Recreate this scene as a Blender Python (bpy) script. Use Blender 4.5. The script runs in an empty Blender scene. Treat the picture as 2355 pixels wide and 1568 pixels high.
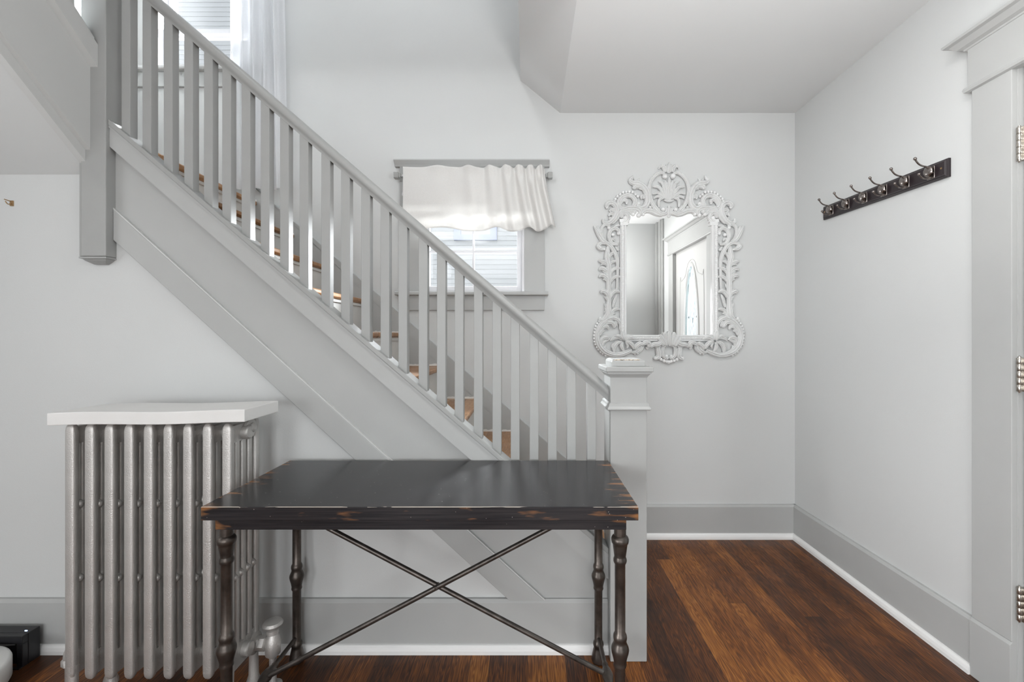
import bpy, bmesh, math, random
from mathutils import Vector, Matrix
random.seed(7)
S = bpy.context.scene
COL = S.collection
PI = math.pi
F = 1020.0            # focal length in pixels of the 2355 px wide frame
HC = 1.23             # camera height

# ------------------------------------------------------------------ camera
cam = bpy.data.cameras.new('camera'); camo = bpy.data.objects.new('camera', cam)
COL.objects.link(camo); S.camera = camo
camo.location = (0, 0, HC); camo.rotation_euler = (PI/2, 0, 0)
cam.sensor_width = 36; cam.lens = 36*F/2355
cam.shift_x = -35.5/2355; cam.shift_y = -11/2355
cam.clip_start = 0.02

# ------------------------------------------------------------------ world, lights, exposure
W = bpy.data.worlds.new('sky'); S.world = W; W.use_nodes = True
bg = W.node_tree.nodes['Background']
bg.inputs[0].default_value = (0.86, 0.93, 1.0, 1); bg.inputs[1].default_value = 1.35
S.view_settings.view_transform = 'Standard'; S.view_settings.look = 'None'
S.view_settings.gamma = 1; S.view_settings.use_curve_mapping = False
S.view_settings.exposure = 0.18

def area(name, loc, target, sx, sy, power, color=(1, 1, 1), spread=180):
    l = bpy.data.lights.new(name, 'AREA'); l.shape = 'RECTANGLE'; l.size = sx; l.size_y = sy
    l.energy = power; l.color = color; l.spread = math.radians(spread)
    o = bpy.data.objects.new(name, l); COL.objects.link(o); o.location = loc
    d = Vector(target)-Vector(loc); o.rotation_euler = d.to_track_quat('-Z', 'Y').to_euler()
    return o
# daylight through the rear windows of the room behind, then two added fills
area('living_window_light', (-1.9, -4.9, 1.5), (-1.4, 0, 0.9), 1.3, 1.5, 60, (0.96, 0.98, 1))
area('living_window_light', (0.6, -4.9, 1.3), (0.4, 0, 0.7), 1.3, 1.8, 84, (0.96, 0.98, 1))
area('left_fill_light', (-3.42, -1.9, 1.1), (1.6, 1.3, 0.7), 1.6, 1.8, 26, (0.96, 0.98, 1), 46)  # added fill from the left for low surfaces, no real door there
area('side_fill_light', (-2.37, 0.68, 1.45), (1.6, 0.9, 1.0), 0.95, 1.3, 5, (0.96, 0.98, 1))  # added out-of-view fill for the right wall
# ceiling lamps: room behind the camera, foyer; upper hall one added to brighten the stairwell
area('ceiling_lamp_light', (0.75, -0.75, 2.54), (0.75, -0.75, 0), 0.9, 0.9, 4, (1, 1, 1))
area('foyer_lamp_light', (0.85, 0.95, 2.55), (0.85, 0.95, 0), 0.3, 0.3, 8, (1, 0.985, 0.965))
area('hall_fill_light', (-1.1, 1.5, 5.0), (-1.1, 1.5, 0), 0.5, 0.5, 24, (0.97, 0.98, 1))
# uplights added to brighten the ceilings
area('ceiling_fill_light', (0.5, 0.45, 1.55), (0.55, 0.65, 2.75), 0.5, 0.5, 27, (1, 1, 1))
area('ceiling_fill_light', (-0.6, -1.6, 1.7), (-0.6, -1.6, 3), 1.0, 1.0, 34, (1, 1, 1))
# skylight falling in through the two stair windows and the door glass
area('stair_window_sky', (-0.2, 6.3, 4.7), (-0.4, 2.6, 1.8), 1.4, 1.0, 36, (0.93, 0.97, 1), 36)
area('stair_window_sky', (-2.7, 6.0, 3.9), (-0.33, 2.78, 1.70), 1.0, 1.0, 48, (0.93, 0.97, 1), 34)
area('stair_window_sky', (2.3, 6.0, 2.7), (-0.33, 2.78, 1.72), 1.2, 1.2, 36, (0.93, 0.97, 1), 32)
area('landing_window_sky', (2.6, 6.2, 5.2), (-1.98, 2.78, 3.5), 1.3, 1.3, 220, (0.93, 0.97, 1), 36)
area('landing_window_sky', (-1.95, 6.3, 7.4), (-1.95, 2.6, 3.5), 1.4, 1.3, 220, (0.93, 0.97, 1), 36)
area('door_sky', (2.6, 1.08, 2.2), (1.7, 1.08, 1.2), 0.8, 0.8, 90, (0.95, 0.98, 1))

# ------------------------------------------------------------------ materials
def mat(name, col, rough=0.5, metal=0.0, bump=0.0, bscale=200, spec=0.5, mottle=0.0, mscale=3.0, coat=0.0):
    m = bpy.data.materials.new(name); m.use_nodes = True; nt = m.node_tree
    b = nt.nodes['Principled BSDF']
    b.inputs['Base Color'].default_value = (*col, 1); b.inputs['Roughness'].default_value = rough
    b.inputs['Metallic'].default_value = metal
    b.inputs['Specular IOR Level'].default_value = spec
    if coat: b.inputs['Coat Weight'].default_value = coat; b.inputs['Coat Roughness'].default_value = 0.12
    if bump or mottle:
        tc = nt.nodes.new('ShaderNodeTexCoord')
    if bump:
        n = nt.nodes.new('ShaderNodeTexNoise'); n.inputs['Scale'].default_value = bscale
        n.inputs['Detail'].default_value = 3
        bp = nt.nodes.new('ShaderNodeBump'); bp.inputs['Strength'].default_value = bump
        bp.inputs['Distance'].default_value = 0.002
        nt.links.new(tc.outputs['Object'], n.inputs['Vector'])
        nt.links.new(n.outputs['Fac'], bp.inputs['Height']); nt.links.new(bp.outputs[0], b.inputs['Normal'])
    if mottle:
        n2 = nt.nodes.new('ShaderNodeTexNoise'); n2.inputs['Scale'].default_value = mscale
        n2.inputs['Detail'].default_value = 6
        r = nt.nodes.new('ShaderNodeValToRGB')
        r.color_ramp.elements[0].position = 0.3; r.color_ramp.elements[1].position = 0.7
        r.color_ramp.elements[0].color = (*[c*(1-mottle) for c in col], 1)
        r.color_ramp.elements[1].color = (*[min(1, c*(1+mottle*0.6)) for c in col], 1)
        nt.links.new(tc.outputs['Object'], n2.inputs['Vector'])
        nt.links.new(n2.outputs['Fac'], r.inputs[0]); nt.links.new(r.outputs[0], b.inputs['Base Color'])
    return m

WALL = mat('wall_paint', (0.58, 0.590, 0.585), 0.55, bump=0.12, bscale=260, mottle=0.015, mscale=2)
CEIL = mat('ceiling_paint', (0.69, 0.70, 0.70), 0.7, bump=0.1, bscale=120)
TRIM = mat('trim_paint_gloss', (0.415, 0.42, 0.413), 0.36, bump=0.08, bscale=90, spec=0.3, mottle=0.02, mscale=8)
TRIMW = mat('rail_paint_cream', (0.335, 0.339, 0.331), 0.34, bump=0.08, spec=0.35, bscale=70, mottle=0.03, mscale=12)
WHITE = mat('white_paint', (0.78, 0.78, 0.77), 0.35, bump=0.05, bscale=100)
RISER = mat('riser_paint_white', (0.66, 0.66, 0.64), 0.4, mottle=0.06, mscale=14)
CHIP = mat('bare_wood_chip', (0.62, 0.52, 0.42), 0.6)
SILVER = mat('radiator_silver_paint', (0.56, 0.545, 0.525), 0.42, 0.6, bump=0.5, bscale=330, mottle=0.14, mscale=9)
BOARDW = mat('radiator_board_white', (0.74, 0.735, 0.72), 0.5, bump=0.2, bscale=40, mottle=0.04, mscale=6)
BRONZE = mat('dark_bronze_metal', (0.095, 0.08, 0.07), 0.36, 0.75, bump=0.15, bscale=140, mottle=0.5, mscale=22)
RODM = mat('dark_steel_rod', (0.10, 0.088, 0.08), 0.33, 0.8, mottle=0.4, mscale=30)
HOOKM = mat('antique_nickel_hook', (0.26, 0.23, 0.215), 0.25, 1.0, mottle=0.25, mscale=80)
RACKW = mat('espresso_rack_wood', (0.024, 0.018, 0.020), 0.3, spec=0.35)
NICKEL = mat('brushed_nickel', (0.50, 0.47, 0.43), 0.3, 1.0)
MIRW = mat('mirror_frame_white', (0.72, 0.725, 0.72), 0.2)
DOORW = mat('door_white', (0.50, 0.50, 0.49), 0.4)
TRIM_LIT = mat('trim_paint_lit', (0.55, 0.555, 0.545), 0.35)  # paler trim colour standing in for light on panel edge and upper flight
BLACK = mat('black_plastic', (0.012, 0.012, 0.014), 0.35)
VACW = mat('white_plastic', (0.72, 0.72, 0.70), 0.3)
GREYP = mat('grey_plastic', (0.2, 0.2, 0.2), 0.4)
SIDE = mat('white_siding', (0.46, 0.46, 0.46), 0.6)
LILAC = mat('pale_lilac_frame', (0.36, 0.38, 0.50), 0.5)
GROUND = mat('outside_ground', (0.3, 0.31, 0.28), 0.9, mottle=0.3)
CAULK = mat('white_caulk', (0.74, 0.73, 0.70), 0.5)
SASH = mat('window_sash_white', (0.72, 0.72, 0.74), 0.35)
BRASS = mat('bronze_screw', (0.45, 0.30, 0.16), 0.35, 0.9)

def mirror_mat():
    m = bpy.data.materials.new('mirror_silver'); m.use_nodes = True
    b = m.node_tree.nodes['Principled BSDF']
    b.inputs['Base Color'].default_value = (0.93, 0.935, 0.93, 1); b.inputs['Metallic'].default_value = 1
    b.inputs['Roughness'].default_value = 0.0
    return m
MIRG = mirror_mat()

def thin_glass(name, tint=(1, 1, 1), gl=0.08):
    m = bpy.data.materials.new(name); m.use_nodes = True; nt = m.node_tree
    nt.nodes.remove(nt.nodes['Principled BSDF'])
    t = nt.nodes.new('ShaderNodeBsdfTransparent'); t.inputs[0].default_value = (*tint, 1)
    g = nt.nodes.new('ShaderNodeBsdfGlossy'); g.inputs['Roughness'].default_value = 0.02
    x = nt.nodes.new('ShaderNodeMixShader'); x.inputs[0].default_value = gl
    nt.links.new(t.outputs[0], x.inputs[1]); nt.links.new(g.outputs[0], x.inputs[2])
    nt.links.new(x.outputs[0], nt.nodes['Material Output'].inputs[0])
    return m
GLASS = thin_glass('window_glass')

def cloth(name, col, transl=0.5, transp=0.0, weave=500, folds=False):
    m = bpy.data.materials.new(name); m.use_nodes = True; nt = m.node_tree
    nt.nodes.remove(nt.nodes['Principled BSDF'])
    tc = nt.nodes.new('ShaderNodeTexCoord')
    mp = nt.nodes.new('ShaderNodeMapping'); mp.inputs['Scale'].default_value = (1, 0.1, 1)
    ns = nt.nodes.new('ShaderNodeTexNoise'); ns.inputs['Scale'].default_value = weave; ns.inputs['Detail'].default_value = 1
    r = nt.nodes.new('ShaderNodeValToRGB')
    r.color_ramp.elements[0].position = 0.35; r.color_ramp.elements[1].position = 0.65
    r.color_ramp.elements[0].color = (*[c*0.94 for c in col], 1); r.color_ramp.elements[1].color = (*col, 1)
    nt.links.new(tc.outputs['Object'], mp.inputs[0]); nt.links.new(mp.outputs[0], ns.inputs['Vector'])
    nt.links.new(ns.outputs['Fac'], r.inputs[0])
    d = nt.nodes.new('ShaderNodeBsdfDiffuse'); t = nt.nodes.new('ShaderNodeBsdfTranslucent')
    nt.links.new(r.outputs[0], d.inputs[0]); nt.links.new(r.outputs[0], t.inputs[0])
    x = nt.nodes.new('ShaderNodeMixShader'); x.inputs[0].default_value = transl
    nt.links.new(d.outputs[0], x.inputs[1]); nt.links.new(t.outputs[0], x.inputs[2])
    out = x
    if transp:
        tr = nt.nodes.new('ShaderNodeBsdfTransparent')
        y = nt.nodes.new('ShaderNodeMixShader'); y.inputs[0].default_value = transp
        nt.links.new(x.outputs[0], y.inputs[1]); nt.links.new(tr.outputs[0], y.inputs[2]); out = y
    nt.links.new(out.outputs[0], nt.nodes['Material Output'].inputs[0])
    return m
VAL = cloth('valance_linen', (0.84, 0.83, 0.81), 0.27, 0.06, 420)
SHEER = cloth('sheer_voile', (0.92, 0.93, 0.95), 0.5, 0.22, 700)
BLINDM = cloth('blind_cloth', (0.6, 0.59, 0.57), 0.12)

def oak(name, along='Y', width=0.057, pal=None, rough=0.3, planks=True, coat=0.05):
    m = bpy.data.materials.new(name); m.use_nodes = True; nt = m.node_tree; N = nt.nodes; L = nt.links
    b = N['Principled BSDF']
    tc = N.new('ShaderNodeTexCoord'); sp = N.new('ShaderNodeSeparateXYZ'); L.new(tc.outputs['Object'], sp.inputs[0])
    def mth(op, a, bb=None, c=None):
        n = N.new('ShaderNodeMath'); n.operation = op
        for i, v in enumerate((a, bb, c)):
            if v is None: continue
            if isinstance(v, (int, float)): n.inputs[i].default_value = v
            else: L.new(v, n.inputs[i])
        return n.outputs[0]
    A, B = (sp.outputs[0], sp.outputs[1]) if along == 'Y' else (sp.outputs[1], sp.outputs[0])
    idx = mth('FLOOR', mth('DIVIDE', A, width))
    wn = N.new('ShaderNodeTexWhiteNoise'); wn.noise_dimensions = '1D'; L.new(idx, wn.inputs['W'])
    sh = mth('ADD', B, mth('MULTIPLY', wn.outputs['Value'], 3.7))
    seg = mth('FLOOR', mth('DIVIDE', sh, 5.0))
    wn2 = N.new('ShaderNodeTexWhiteNoise'); wn2.noise_dimensions = '2D'
    cb = N.new('ShaderNodeCombineXYZ'); L.new(idx, cb.inputs[0]); L.new(seg, cb.inputs[1]); L.new(cb.outputs[0], wn2.inputs['Vector'])
    rnd = wn2.outputs['Value']
    # grain coordinates: stretched along the board and shifted per board
    gv = N.new('ShaderNodeCombineXYZ')
    L.new(mth('MULTIPLY', A, 22), gv.inputs[0]); L.new(mth('MULTIPLY', sh, 1.6), gv.inputs[1]); L.new(mth('MULTIPLY', rnd, 37), gv.inputs[2])
    warp = N.new('ShaderNodeTexNoise'); warp.inputs['Scale'].default_value = 1.3; warp.inputs['Detail'].default_value = 3
    L.new(gv.outputs[0], warp.inputs['Vector'])
    rings = mth('SINE', mth('MULTIPLY', warp.outputs['Fac'], 95))
    fv = N.new('ShaderNodeCombineXYZ')
    L.new(mth('MULTIPLY', A, 420), fv.inputs[0]); L.new(mth('MULTIPLY', sh, 6), fv.inputs[1]); L.new(mth('MULTIPLY', rnd, 37), fv.inputs[2])
    fine = N.new('ShaderNodeTexNoise'); fine.inputs['Scale'].default_value = 1.0; fine.inputs['Detail'].default_value = 4
    L.new(fv.outputs[0], fine.inputs['Vector'])
    blot = N.new('ShaderNodeTexNoise'); blot.inputs['Scale'].default_value = 3.0; L.new(tc.outputs['Object'], blot.inputs['Vector'])
    val = mth('ADD', mth('SUBTRACT', mth('MULTIPLY', rnd, 0.46), 0.16), mth('MULTIPLY', fine.outputs['Fac'], 0.78))
    val = mth('ADD', val, mth('MULTIPLY', rings, 0.12))
    val = mth('ADD', val, mth('MULTIPLY', mth('SUBTRACT', blot.outputs['Fac'], 0.5), 0.5))
    r = N.new('ShaderNodeValToRGB'); cr = r.color_ramp
    pal = pal or [(0.0, (0.013, 0.005, 0.002)), (0.28, (0.045, 0.014, 0.004)), (0.46, (0.10, 0.030, 0.006)), (0.66, (0.20, 0.066, 0.012)), (1.0, (0.42, 0.17, 0.033))]
    cr.elements[0].position = pal[0][0]; cr.elements[0].color = (*pal[0][1], 1)
    cr.elements[1].position = pal[-1][0]; cr.elements[1].color = (*pal[-1][1], 1)
    for p, c in pal[1:-1]:
        e = cr.elements.new(p); e.color = (*c, 1)
    L.new(val, r.inputs[0])
    col = r.outputs[0]
    if planks:
        fr = mth('FRACT', mth('DIVIDE', A, width))
        edge = mth('LESS_THAN', mth('MINIMUM', fr, mth('SUBTRACT', 1.0, fr)), 0.012)
        fr2 = mth('FRACT', mth('DIVIDE', sh, 5.0))
        edge2 = mth('LESS_THAN', fr2, 0.0003)
        ed = mth('MAXIMUM', edge, edge2)
        mx = N.new('ShaderNodeMix'); mx.data_type = 'RGBA'
        L.new(mth('MULTIPLY', ed, 0.75), mx.inputs[0]); L.new(col, mx.inputs[6]); mx.inputs[7].default_value = (0.012, 0.005, 0.003, 1)
        col = mx.outputs[2]
    L.new(col, b.inputs['Base Color']); b.inputs['Specular IOR Level'].default_value = 0.3
    b.inputs['Coat Weight'].default_value = coat; b.inputs['Coat Roughness'].default_value = 0.22
    sc = N.new('ShaderNodeTexNoise'); sc.inputs['Scale'].default_value = 9; sc.inputs['Detail'].default_value = 6
    L.new(tc.outputs['Object'], sc.inputs['Vector'])
    L.new(mth('ADD', rough-0.12, mth('MULTIPLY', sc.outputs['Fac'], 0.28)), b.inputs['Roughness'])
    bp = N.new('ShaderNodeBump'); bp.inputs['Strength'].default_value = 0.25; bp.inputs['Distance'].default_value = 0.001
    L.new(fine.outputs['Fac'], bp.inputs['Height']); L.new(bp.outputs[0], b.inputs['Normal'])
    return m
FLOORM = oak('oak_floor', 'Y', 0.0715, rough=0.38)
LIGHTOAK = [(0.0, (0.10, 0.045, 0.018)), (0.4, (0.26, 0.13, 0.055)), (0.7, (0.40, 0.22, 0.11)), (1.0, (0.52, 0.33, 0.19))]
TREADM = oak('oak_tread', 'Y', 0.12, LIGHTOAK, 0.3, planks=False)

def bench_mat(name, edges=True):
    m = bpy.data.materials.new(name); m.use_nodes = True; nt = m.node_tree; N = nt.nodes; L = nt.links
    b = N['Principled BSDF']; tc = N.new('ShaderNodeTexCoord')
    mp = N.new('ShaderNodeMapping'); mp.inputs['Scale'].default_value = (4, 130, 130); L.new(tc.outputs['Object'], mp.inputs[0])
    st = N.new('ShaderNodeTexNoise'); st.inputs['Scale'].default_value = 1.5; st.inputs['Detail'].default_value = 5; L.new(mp.outputs[0], st.inputs['Vector'])
    r = N.new('ShaderNodeValToRGB'); cr = r.color_ramp
    cr.elements[0].position = 0.3; cr.elements[0].color = (0.011, 0.011, 0.013, 1)
    cr.elements[1].position = 0.75; cr.elements[1].color = (0.028, 0.025, 0.026, 1)
    L.new(st.outputs['Fac'], r.inputs[0]); col = r.outputs[0]
    # worn through patches along the rims (object x,y measured from the centre of the top)
    def mth(op, a, bb=None):
        n = N.new('ShaderNodeMath'); n.operation = op
        for i, v in enumerate((a, bb)):
            if v is None: continue
            if isinstance(v, (int, float)): n.inputs[i].default_value = v
            else: L.new(v, n.inputs[i])
        return n.outputs[0]
    sp = N.new('ShaderNodeSeparateXYZ'); L.new(tc.outputs['Object'], sp.inputs[0])
    ex = mth('SUBTRACT', 0.6125, mth('ABSOLUTE', sp.outputs[0]))
    ey = mth('SUBTRACT', 0.2325, mth('ABSOLUTE', sp.outputs[1]))
    mp2 = N.new('ShaderNodeMapping'); mp2.inputs['Scale'].default_value = (6, 32, 30); L.new(tc.outputs['Object'], mp2.inputs[0])
    n2 = N.new('ShaderNodeTexNoise'); n2.inputs['Scale'].default_value = 1.4; n2.inputs['Detail'].default_value = 3; L.new(mp2.outputs[0], n2.inputs['Vector'])
    d = mth('MINIMUM', mth('SUBTRACT', mth('MULTIPLY', ex, 6.0), 0.16), mth('ADD', mth('MULTIPLY', ey, 30), 0.27))
    w = mth('SUBTRACT', mth('MULTIPLY', n2.outputs['Fac'], 2.2), mth('ADD', d, 1.12))
    wr = N.new('ShaderNodeValToRGB'); wr.color_ramp.elements[0].position = 0.0; wr.color_ramp.elements[1].position = 0.35
    L.new(w, wr.inputs[0])
    mx = N.new('ShaderNodeMix'); mx.data_type = 'RGBA'; L.new(wr.outputs[0], mx.inputs[0]); L.new(col, mx.inputs[6])
    mx.inputs[7].default_value = (0.22, 0.10, 0.04, 1); col = mx.outputs[2]
    # painted edge highlight: pale broken line along the top rims
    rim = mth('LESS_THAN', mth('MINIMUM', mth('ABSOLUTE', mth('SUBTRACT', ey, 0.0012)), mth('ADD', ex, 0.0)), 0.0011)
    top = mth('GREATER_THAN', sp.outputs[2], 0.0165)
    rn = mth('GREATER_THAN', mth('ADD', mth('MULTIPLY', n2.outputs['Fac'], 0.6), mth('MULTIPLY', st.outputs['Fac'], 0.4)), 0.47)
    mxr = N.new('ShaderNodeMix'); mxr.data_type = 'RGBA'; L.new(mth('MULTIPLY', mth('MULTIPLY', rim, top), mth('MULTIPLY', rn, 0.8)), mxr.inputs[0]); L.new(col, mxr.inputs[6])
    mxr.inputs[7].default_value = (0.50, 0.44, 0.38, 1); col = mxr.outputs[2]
    # pale specks
    vo = N.new('ShaderNodeTexVoronoi'); vo.inputs['Scale'].default_value = 42; L.new(tc.outputs['Object'], vo.inputs['Vector'])
    spk = mth('LESS_THAN', vo.outputs['Distance'], 0.045)
    mx2 = N.new('ShaderNodeMix'); mx2.data_type = 'RGBA'; L.new(mth('MULTIPLY', spk, 0.6), mx2.inputs[0]); L.new(col, mx2.inputs[6])
    mx2.inputs[7].default_value = (0.45, 0.42, 0.38, 1)
    L.new(mx2.outputs[2], b.inputs['Base Color'])
    b.inputs['Specular IOR Level'].default_value = 0.3
    L.new(mth('ADD', 0.17, mth('MULTIPLY', st.outputs['Fac'], 0.08)), b.inputs['Roughness'])
    b.inputs['Coat Weight'].default_value = 0.05; b.inputs['Coat Roughness'].default_value = 0.2
    return m
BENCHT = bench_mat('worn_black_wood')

# ------------------------------------------------------------------ helpers
def P(u, v, Y): return Vector(((u-1213)*Y/F, Y, HC-(v-773)*Y/F))
def XU(u, Y): return (u-1213)*Y/F
def ZV(v, Y): return HC-(v-773)*Y/F

class MB:
    def __init__(s): s.v = []; s.f = []; s.smooth = []
    def add(s, vs, fs, sm=False):
        o = len(s.v); s.v += [tuple(p) for p in vs]
        s.f += [tuple(i+o for i in f) for f in fs]; s.smooth += [sm]*len(fs); return s
    def box(s, x0, x1, y0, y1, z0, z1):
        vs = [(x, y, z) for z in (z0, z1) for y in (y0, y1) for x in (x0, x1)]
        return s.add(vs, [(0, 2, 3, 1), (4, 5, 7, 6), (0, 1, 5, 4), (2, 6, 7, 3), (0, 4, 6, 2), (1, 3, 7, 5)])
    def prism(s, pts, axis, a, b):
        # pts: 2-D outline; axis 'Y': (x,z), 'X': (y,z), 'Z': (x,y)
        n = len(pts)
        def p3(p, t): return {'Y': (p[0], t, p[1]), 'X': (t, p[0], p[1]), 'Z': (p[0], p[1], t)}[axis]
        vs = [p3(p, a) for p in pts]+[p3(p, b) for p in pts]
        fs = [tuple(range(n)), tuple(range(2*n-1, n-1, -1))]+[(i, n+i, n+(i+1) % n, (i+1) % n) for i in range(n)]
        return s.add(vs, fs)
    def rings(s, rings, cap=True, sm=True):
        n = len(rings[0]); o = len(s.v)
        vs = [p for r in rings for p in r]; fs = []
        for k in range(len(rings)-1):
            for i in range(n):
                fs.append((k*n+i, k*n+(i+1) % n, (k+1)*n+(i+1) % n, (k+1)*n+i))
        s.add(vs, fs, sm)
        if cap:
            s.f.append(tuple(o+i for i in range(n))[::-1]); s.smooth.append(False)
            s.f.append(tuple(o+(len(rings)-1)*n+i for i in range(n))); s.smooth.append(False)
        return s
    def lathe(s, prof, c=(0, 0, 0), axis='Z', n=24):
        rs = []
        for r, h in prof:
            ring = []
            for i in range(n):
                a = 2*PI*i/n; x, y = max(r, 1e-5)*math.cos(a), max(r, 1e-5)*math.sin(a)
                q = {'Z': (x, y, h), 'X': (h, x, y), 'Y': (x, h, y)}[axis]
                ring.append((q[0]+c[0], q[1]+c[1], q[2]+c[2]))
            rs.append(ring)
        return s.rings(rs)
    def tube(s, pts, r, n=12):
        pts = [Vector(p) for p in pts]; rs = []
        up = None
        for i, p in enumerate(pts):
            t = (pts[min(i+1, len(pts)-1)]-pts[max(i-1, 0)]).normalized()
            if up is None:
                up = Vector((0, 0, 1)) if abs(t.z) < 0.9 else Vector((1, 0, 0))
            a = t.cross(up)
            if a.length < 1e-5: a = t.orthogonal()
            a.normalize(); bb = a.cross(t).normalized(); up = bb
            rr = r[i] if isinstance(r, (list, tuple)) else r
            rs.append([tuple(p+a*rr*math.cos(2*PI*k/n)+bb*rr*math.sin(2*PI*k/n)) for k in range(n)])
        return s.rings(rs)
    def ball(s, c, r, n=12, sc=(1, 1, 1)):
        rs = []
        for j in range(n//2+1):
            ph = PI*j/(n//2); rr = max(math.sin(ph), 1e-3)
            rs.append([(c[0]+sc[0]*r*rr*math.cos(2*PI*i/n), c[1]+sc[1]*r*rr*math.sin(2*PI*i/n), c[2]-sc[2]*r*math.cos(ph)) for i in range(n)])
        return s.rings(rs)
    def build(s, name, m, parent=None, bevel=0, seg=2, loc=None):
        me = bpy.data.meshes.new(name); vs = s.v
        if loc is not None: vs = [(a-loc[0], b-loc[1], c-loc[2]) for a, b, c in vs]
        me.from_pydata(vs, [], s.f); me.update()
        for p, q in zip(me.polygons, s.smooth): p.use_smooth = q
        bm = bmesh.new(); bm.from_mesh(me); bmesh.ops.recalc_face_normals(bm, faces=bm.faces); bm.to_mesh(me); bm.free()
        me.materials.append(m)
        if any(s.smooth): me.set_sharp_from_angle(angle=0.75)
        o = bpy.data.objects.new(name, me); COL.objects.link(o)
        if loc is not None: o.location = loc
        if parent is not None: o.parent = parent
        if bevel:
            bv = o.modifiers.new('b', 'BEVEL'); bv.width = bevel; bv.segments = seg; bv.limit_method = 'ANGLE'; bv.angle_limit = 0.7
            bv.harden_normals = False
        return o

def tag(o, label=None, cat=None, group=None, kind=None):
    if label: o['label'] = label
    if cat: o['category'] = cat
    if group: o['group'] = group
    if kind: o['kind'] = kind
    return o
def thing(name, label, cat, loc=(0, 0, 0), group=None):
    o = bpy.data.objects.new(name, None); COL.objects.link(o); o.location = loc; o.empty_display_size = 0.1
    return tag(o, label, cat, group)
def struct(o, label=None): 
    o['kind'] = 'structure'
    if label: o['label'] = label
    return o
def local(parent, mbuild):   # parts built in world coordinates under an Empty that is not at the origin
    mbuild.matrix_parent_inverse = Matrix.Translation(-Vector(parent.location)); return mbuild
def catmull(pts, k=7):
    out = []
    n = len(pts)
    for i in range(n-1):
        p0, p1, p2, p3 = pts[max(i-1, 0)], pts[i], pts[i+1], pts[min(i+2, n-1)]
        for j in range(k):
            t = j/k
            out.append(tuple(0.5*((2*b)+(-a+c)*t+(2*a-5*b+4*c-d)*t*t+(-a+3*b-3*c+d)*t**3) for a, b, c, d in zip(p0, p1, p2, p3)))
    out.append(tuple(pts[-1])); return out
def wall_holes(mb, x0, x1, z0, z1, holes, put):
    xs = sorted({x0, x1, *[h[0] for h in holes], *[h[1] for h in holes]})
    zs = sorted({z0, z1, *[h[2] for h in holes], *[h[3] for h in holes]})
    for i in range(len(xs)-1):
        for j in range(len(zs)-1):
            cx, cz = (xs[i]+xs[i+1])/2, (zs[j]+zs[j+1])/2
            if any(h[0] < cx < h[1] and h[2] < cz < h[3] for h in holes): continue
            put(xs[i], xs[i+1], zs[j], zs[j+1])

# ------------------------------------------------------------------ the shell
XR = 1.637; XL = -2.42; YB = 2.715; YS = 1.745; CZ = 2.5955; TOPZ = 5.2
struct(MB().box(-3.6, 1.9, -5.1, 2.9, -0.1, 0).build('floor', FLOORM))
mb = MB()
WIN1 = (-0.653, -0.0186, 1.50, 2.17); WIN2 = (-2.27, -1.69, 2.86, 4.30)
wall_holes(mb, XL-0.15, XR+0.25, 0, TOPZ, [WIN1, WIN2], lambda a, b, c, d: mb.box(a, b, YB, YB+0.15, c, d))
struct(mb.build('wall_back', WALL))
DY0, DY1, DZ = 0.62, 1.479, 2.128
mb = MB()
wall_holes(mb, 0.03, YB, 0, CZ+0.3, [(DY0, DY1, -1, DZ)], lambda a, b, c, d: mb.box(XR, XR+0.15, a, b, c, d))
struct(mb.build('wall_right', WALL))
struct(MB().box(1.2, XR+0.15, -0.1, 0.03, 0, CZ).box(-2.42, 1.2, -0.1, 0.03, 2.35, CZ).build('wall_front', WALL))
struct(MB().box(XL-0.15, XL, 0.0, YB, 0, TOPZ).build('wall_left', WALL))
mb = MB(); mb.box(-3.6, -3.5, -5, 0, 0, CZ); mb.box(1.75, 1.85, -5, -0.1, 0, CZ); mb.box(-3.5, XL-0.0, -0.1, 0.0, 0, CZ)
mb2 = MB()
wall_holes(mb, -3.6, 1.85, 0, CZ, [(-2.55, -1.25, 0.75, 2.25), (-0.05, 1.25, 0.75, 2.25)], lambda a, b, c, d: mb.box(a, b, -5.1, -5.0, c, d))
struct(mb.build('wall_living_room', WALL))
# ceiling over the foyer, and over the room behind
struct(MB().box(0.2, XR+0.15, 0.0, YB, CZ, CZ+0.12).box(-1.65, 0.2, 0.0, 1.70, CZ, CZ+0.3).box(XL, -1.65, 0.0, 0.85, CZ, CZ+0.3).build('ceiling', CEIL))
struct(MB().box(-3.6, 1.85, -5.1, 0.0, CZ, CZ+0.1).build('ceiling_living_room', CEIL))
struct(MB().box(XL-0.15, XR+0.2, 0.0, YB+0.15, TOPZ, TOPZ+0.1).build('ceiling_upper_hall', CEIL))
struct(MB().box(XL, XR, 0.7, 0.85, CZ+0.12, TOPZ).build('wall_upper_hall', WALL))
# sloped underside and side of the upper stair, closing the well on the right
struct(MB().prism([(0.2, CZ), (-0.043, 2.795), (-0.043, TOPZ), (0.25, TOPZ), (0.25, CZ+0.06)], 'Y', 0.85, YB).build('wall_stairwell', CEIL))
# wall below the stair and further left
def capz(X): return 2.0643-0.8585*(X+1.6115)
def sbot(X): return 1.958-0.867*(X+1.6106)
struct(MB().prism([(XL, 0), (0.315, 0), (0.315, sbot(0.315)+0.05), (-1.64, sbot(-1.64)+0.06), (-1.64, 2.0), (XL, 2.0)], 'Y', YS, YS+0.04).build('wall_under_stair', WALL))
struct(MB().box(XL, -1.69, YS, YB, 1.92, 2.046).build('floor_landing', FLOORM))

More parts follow.
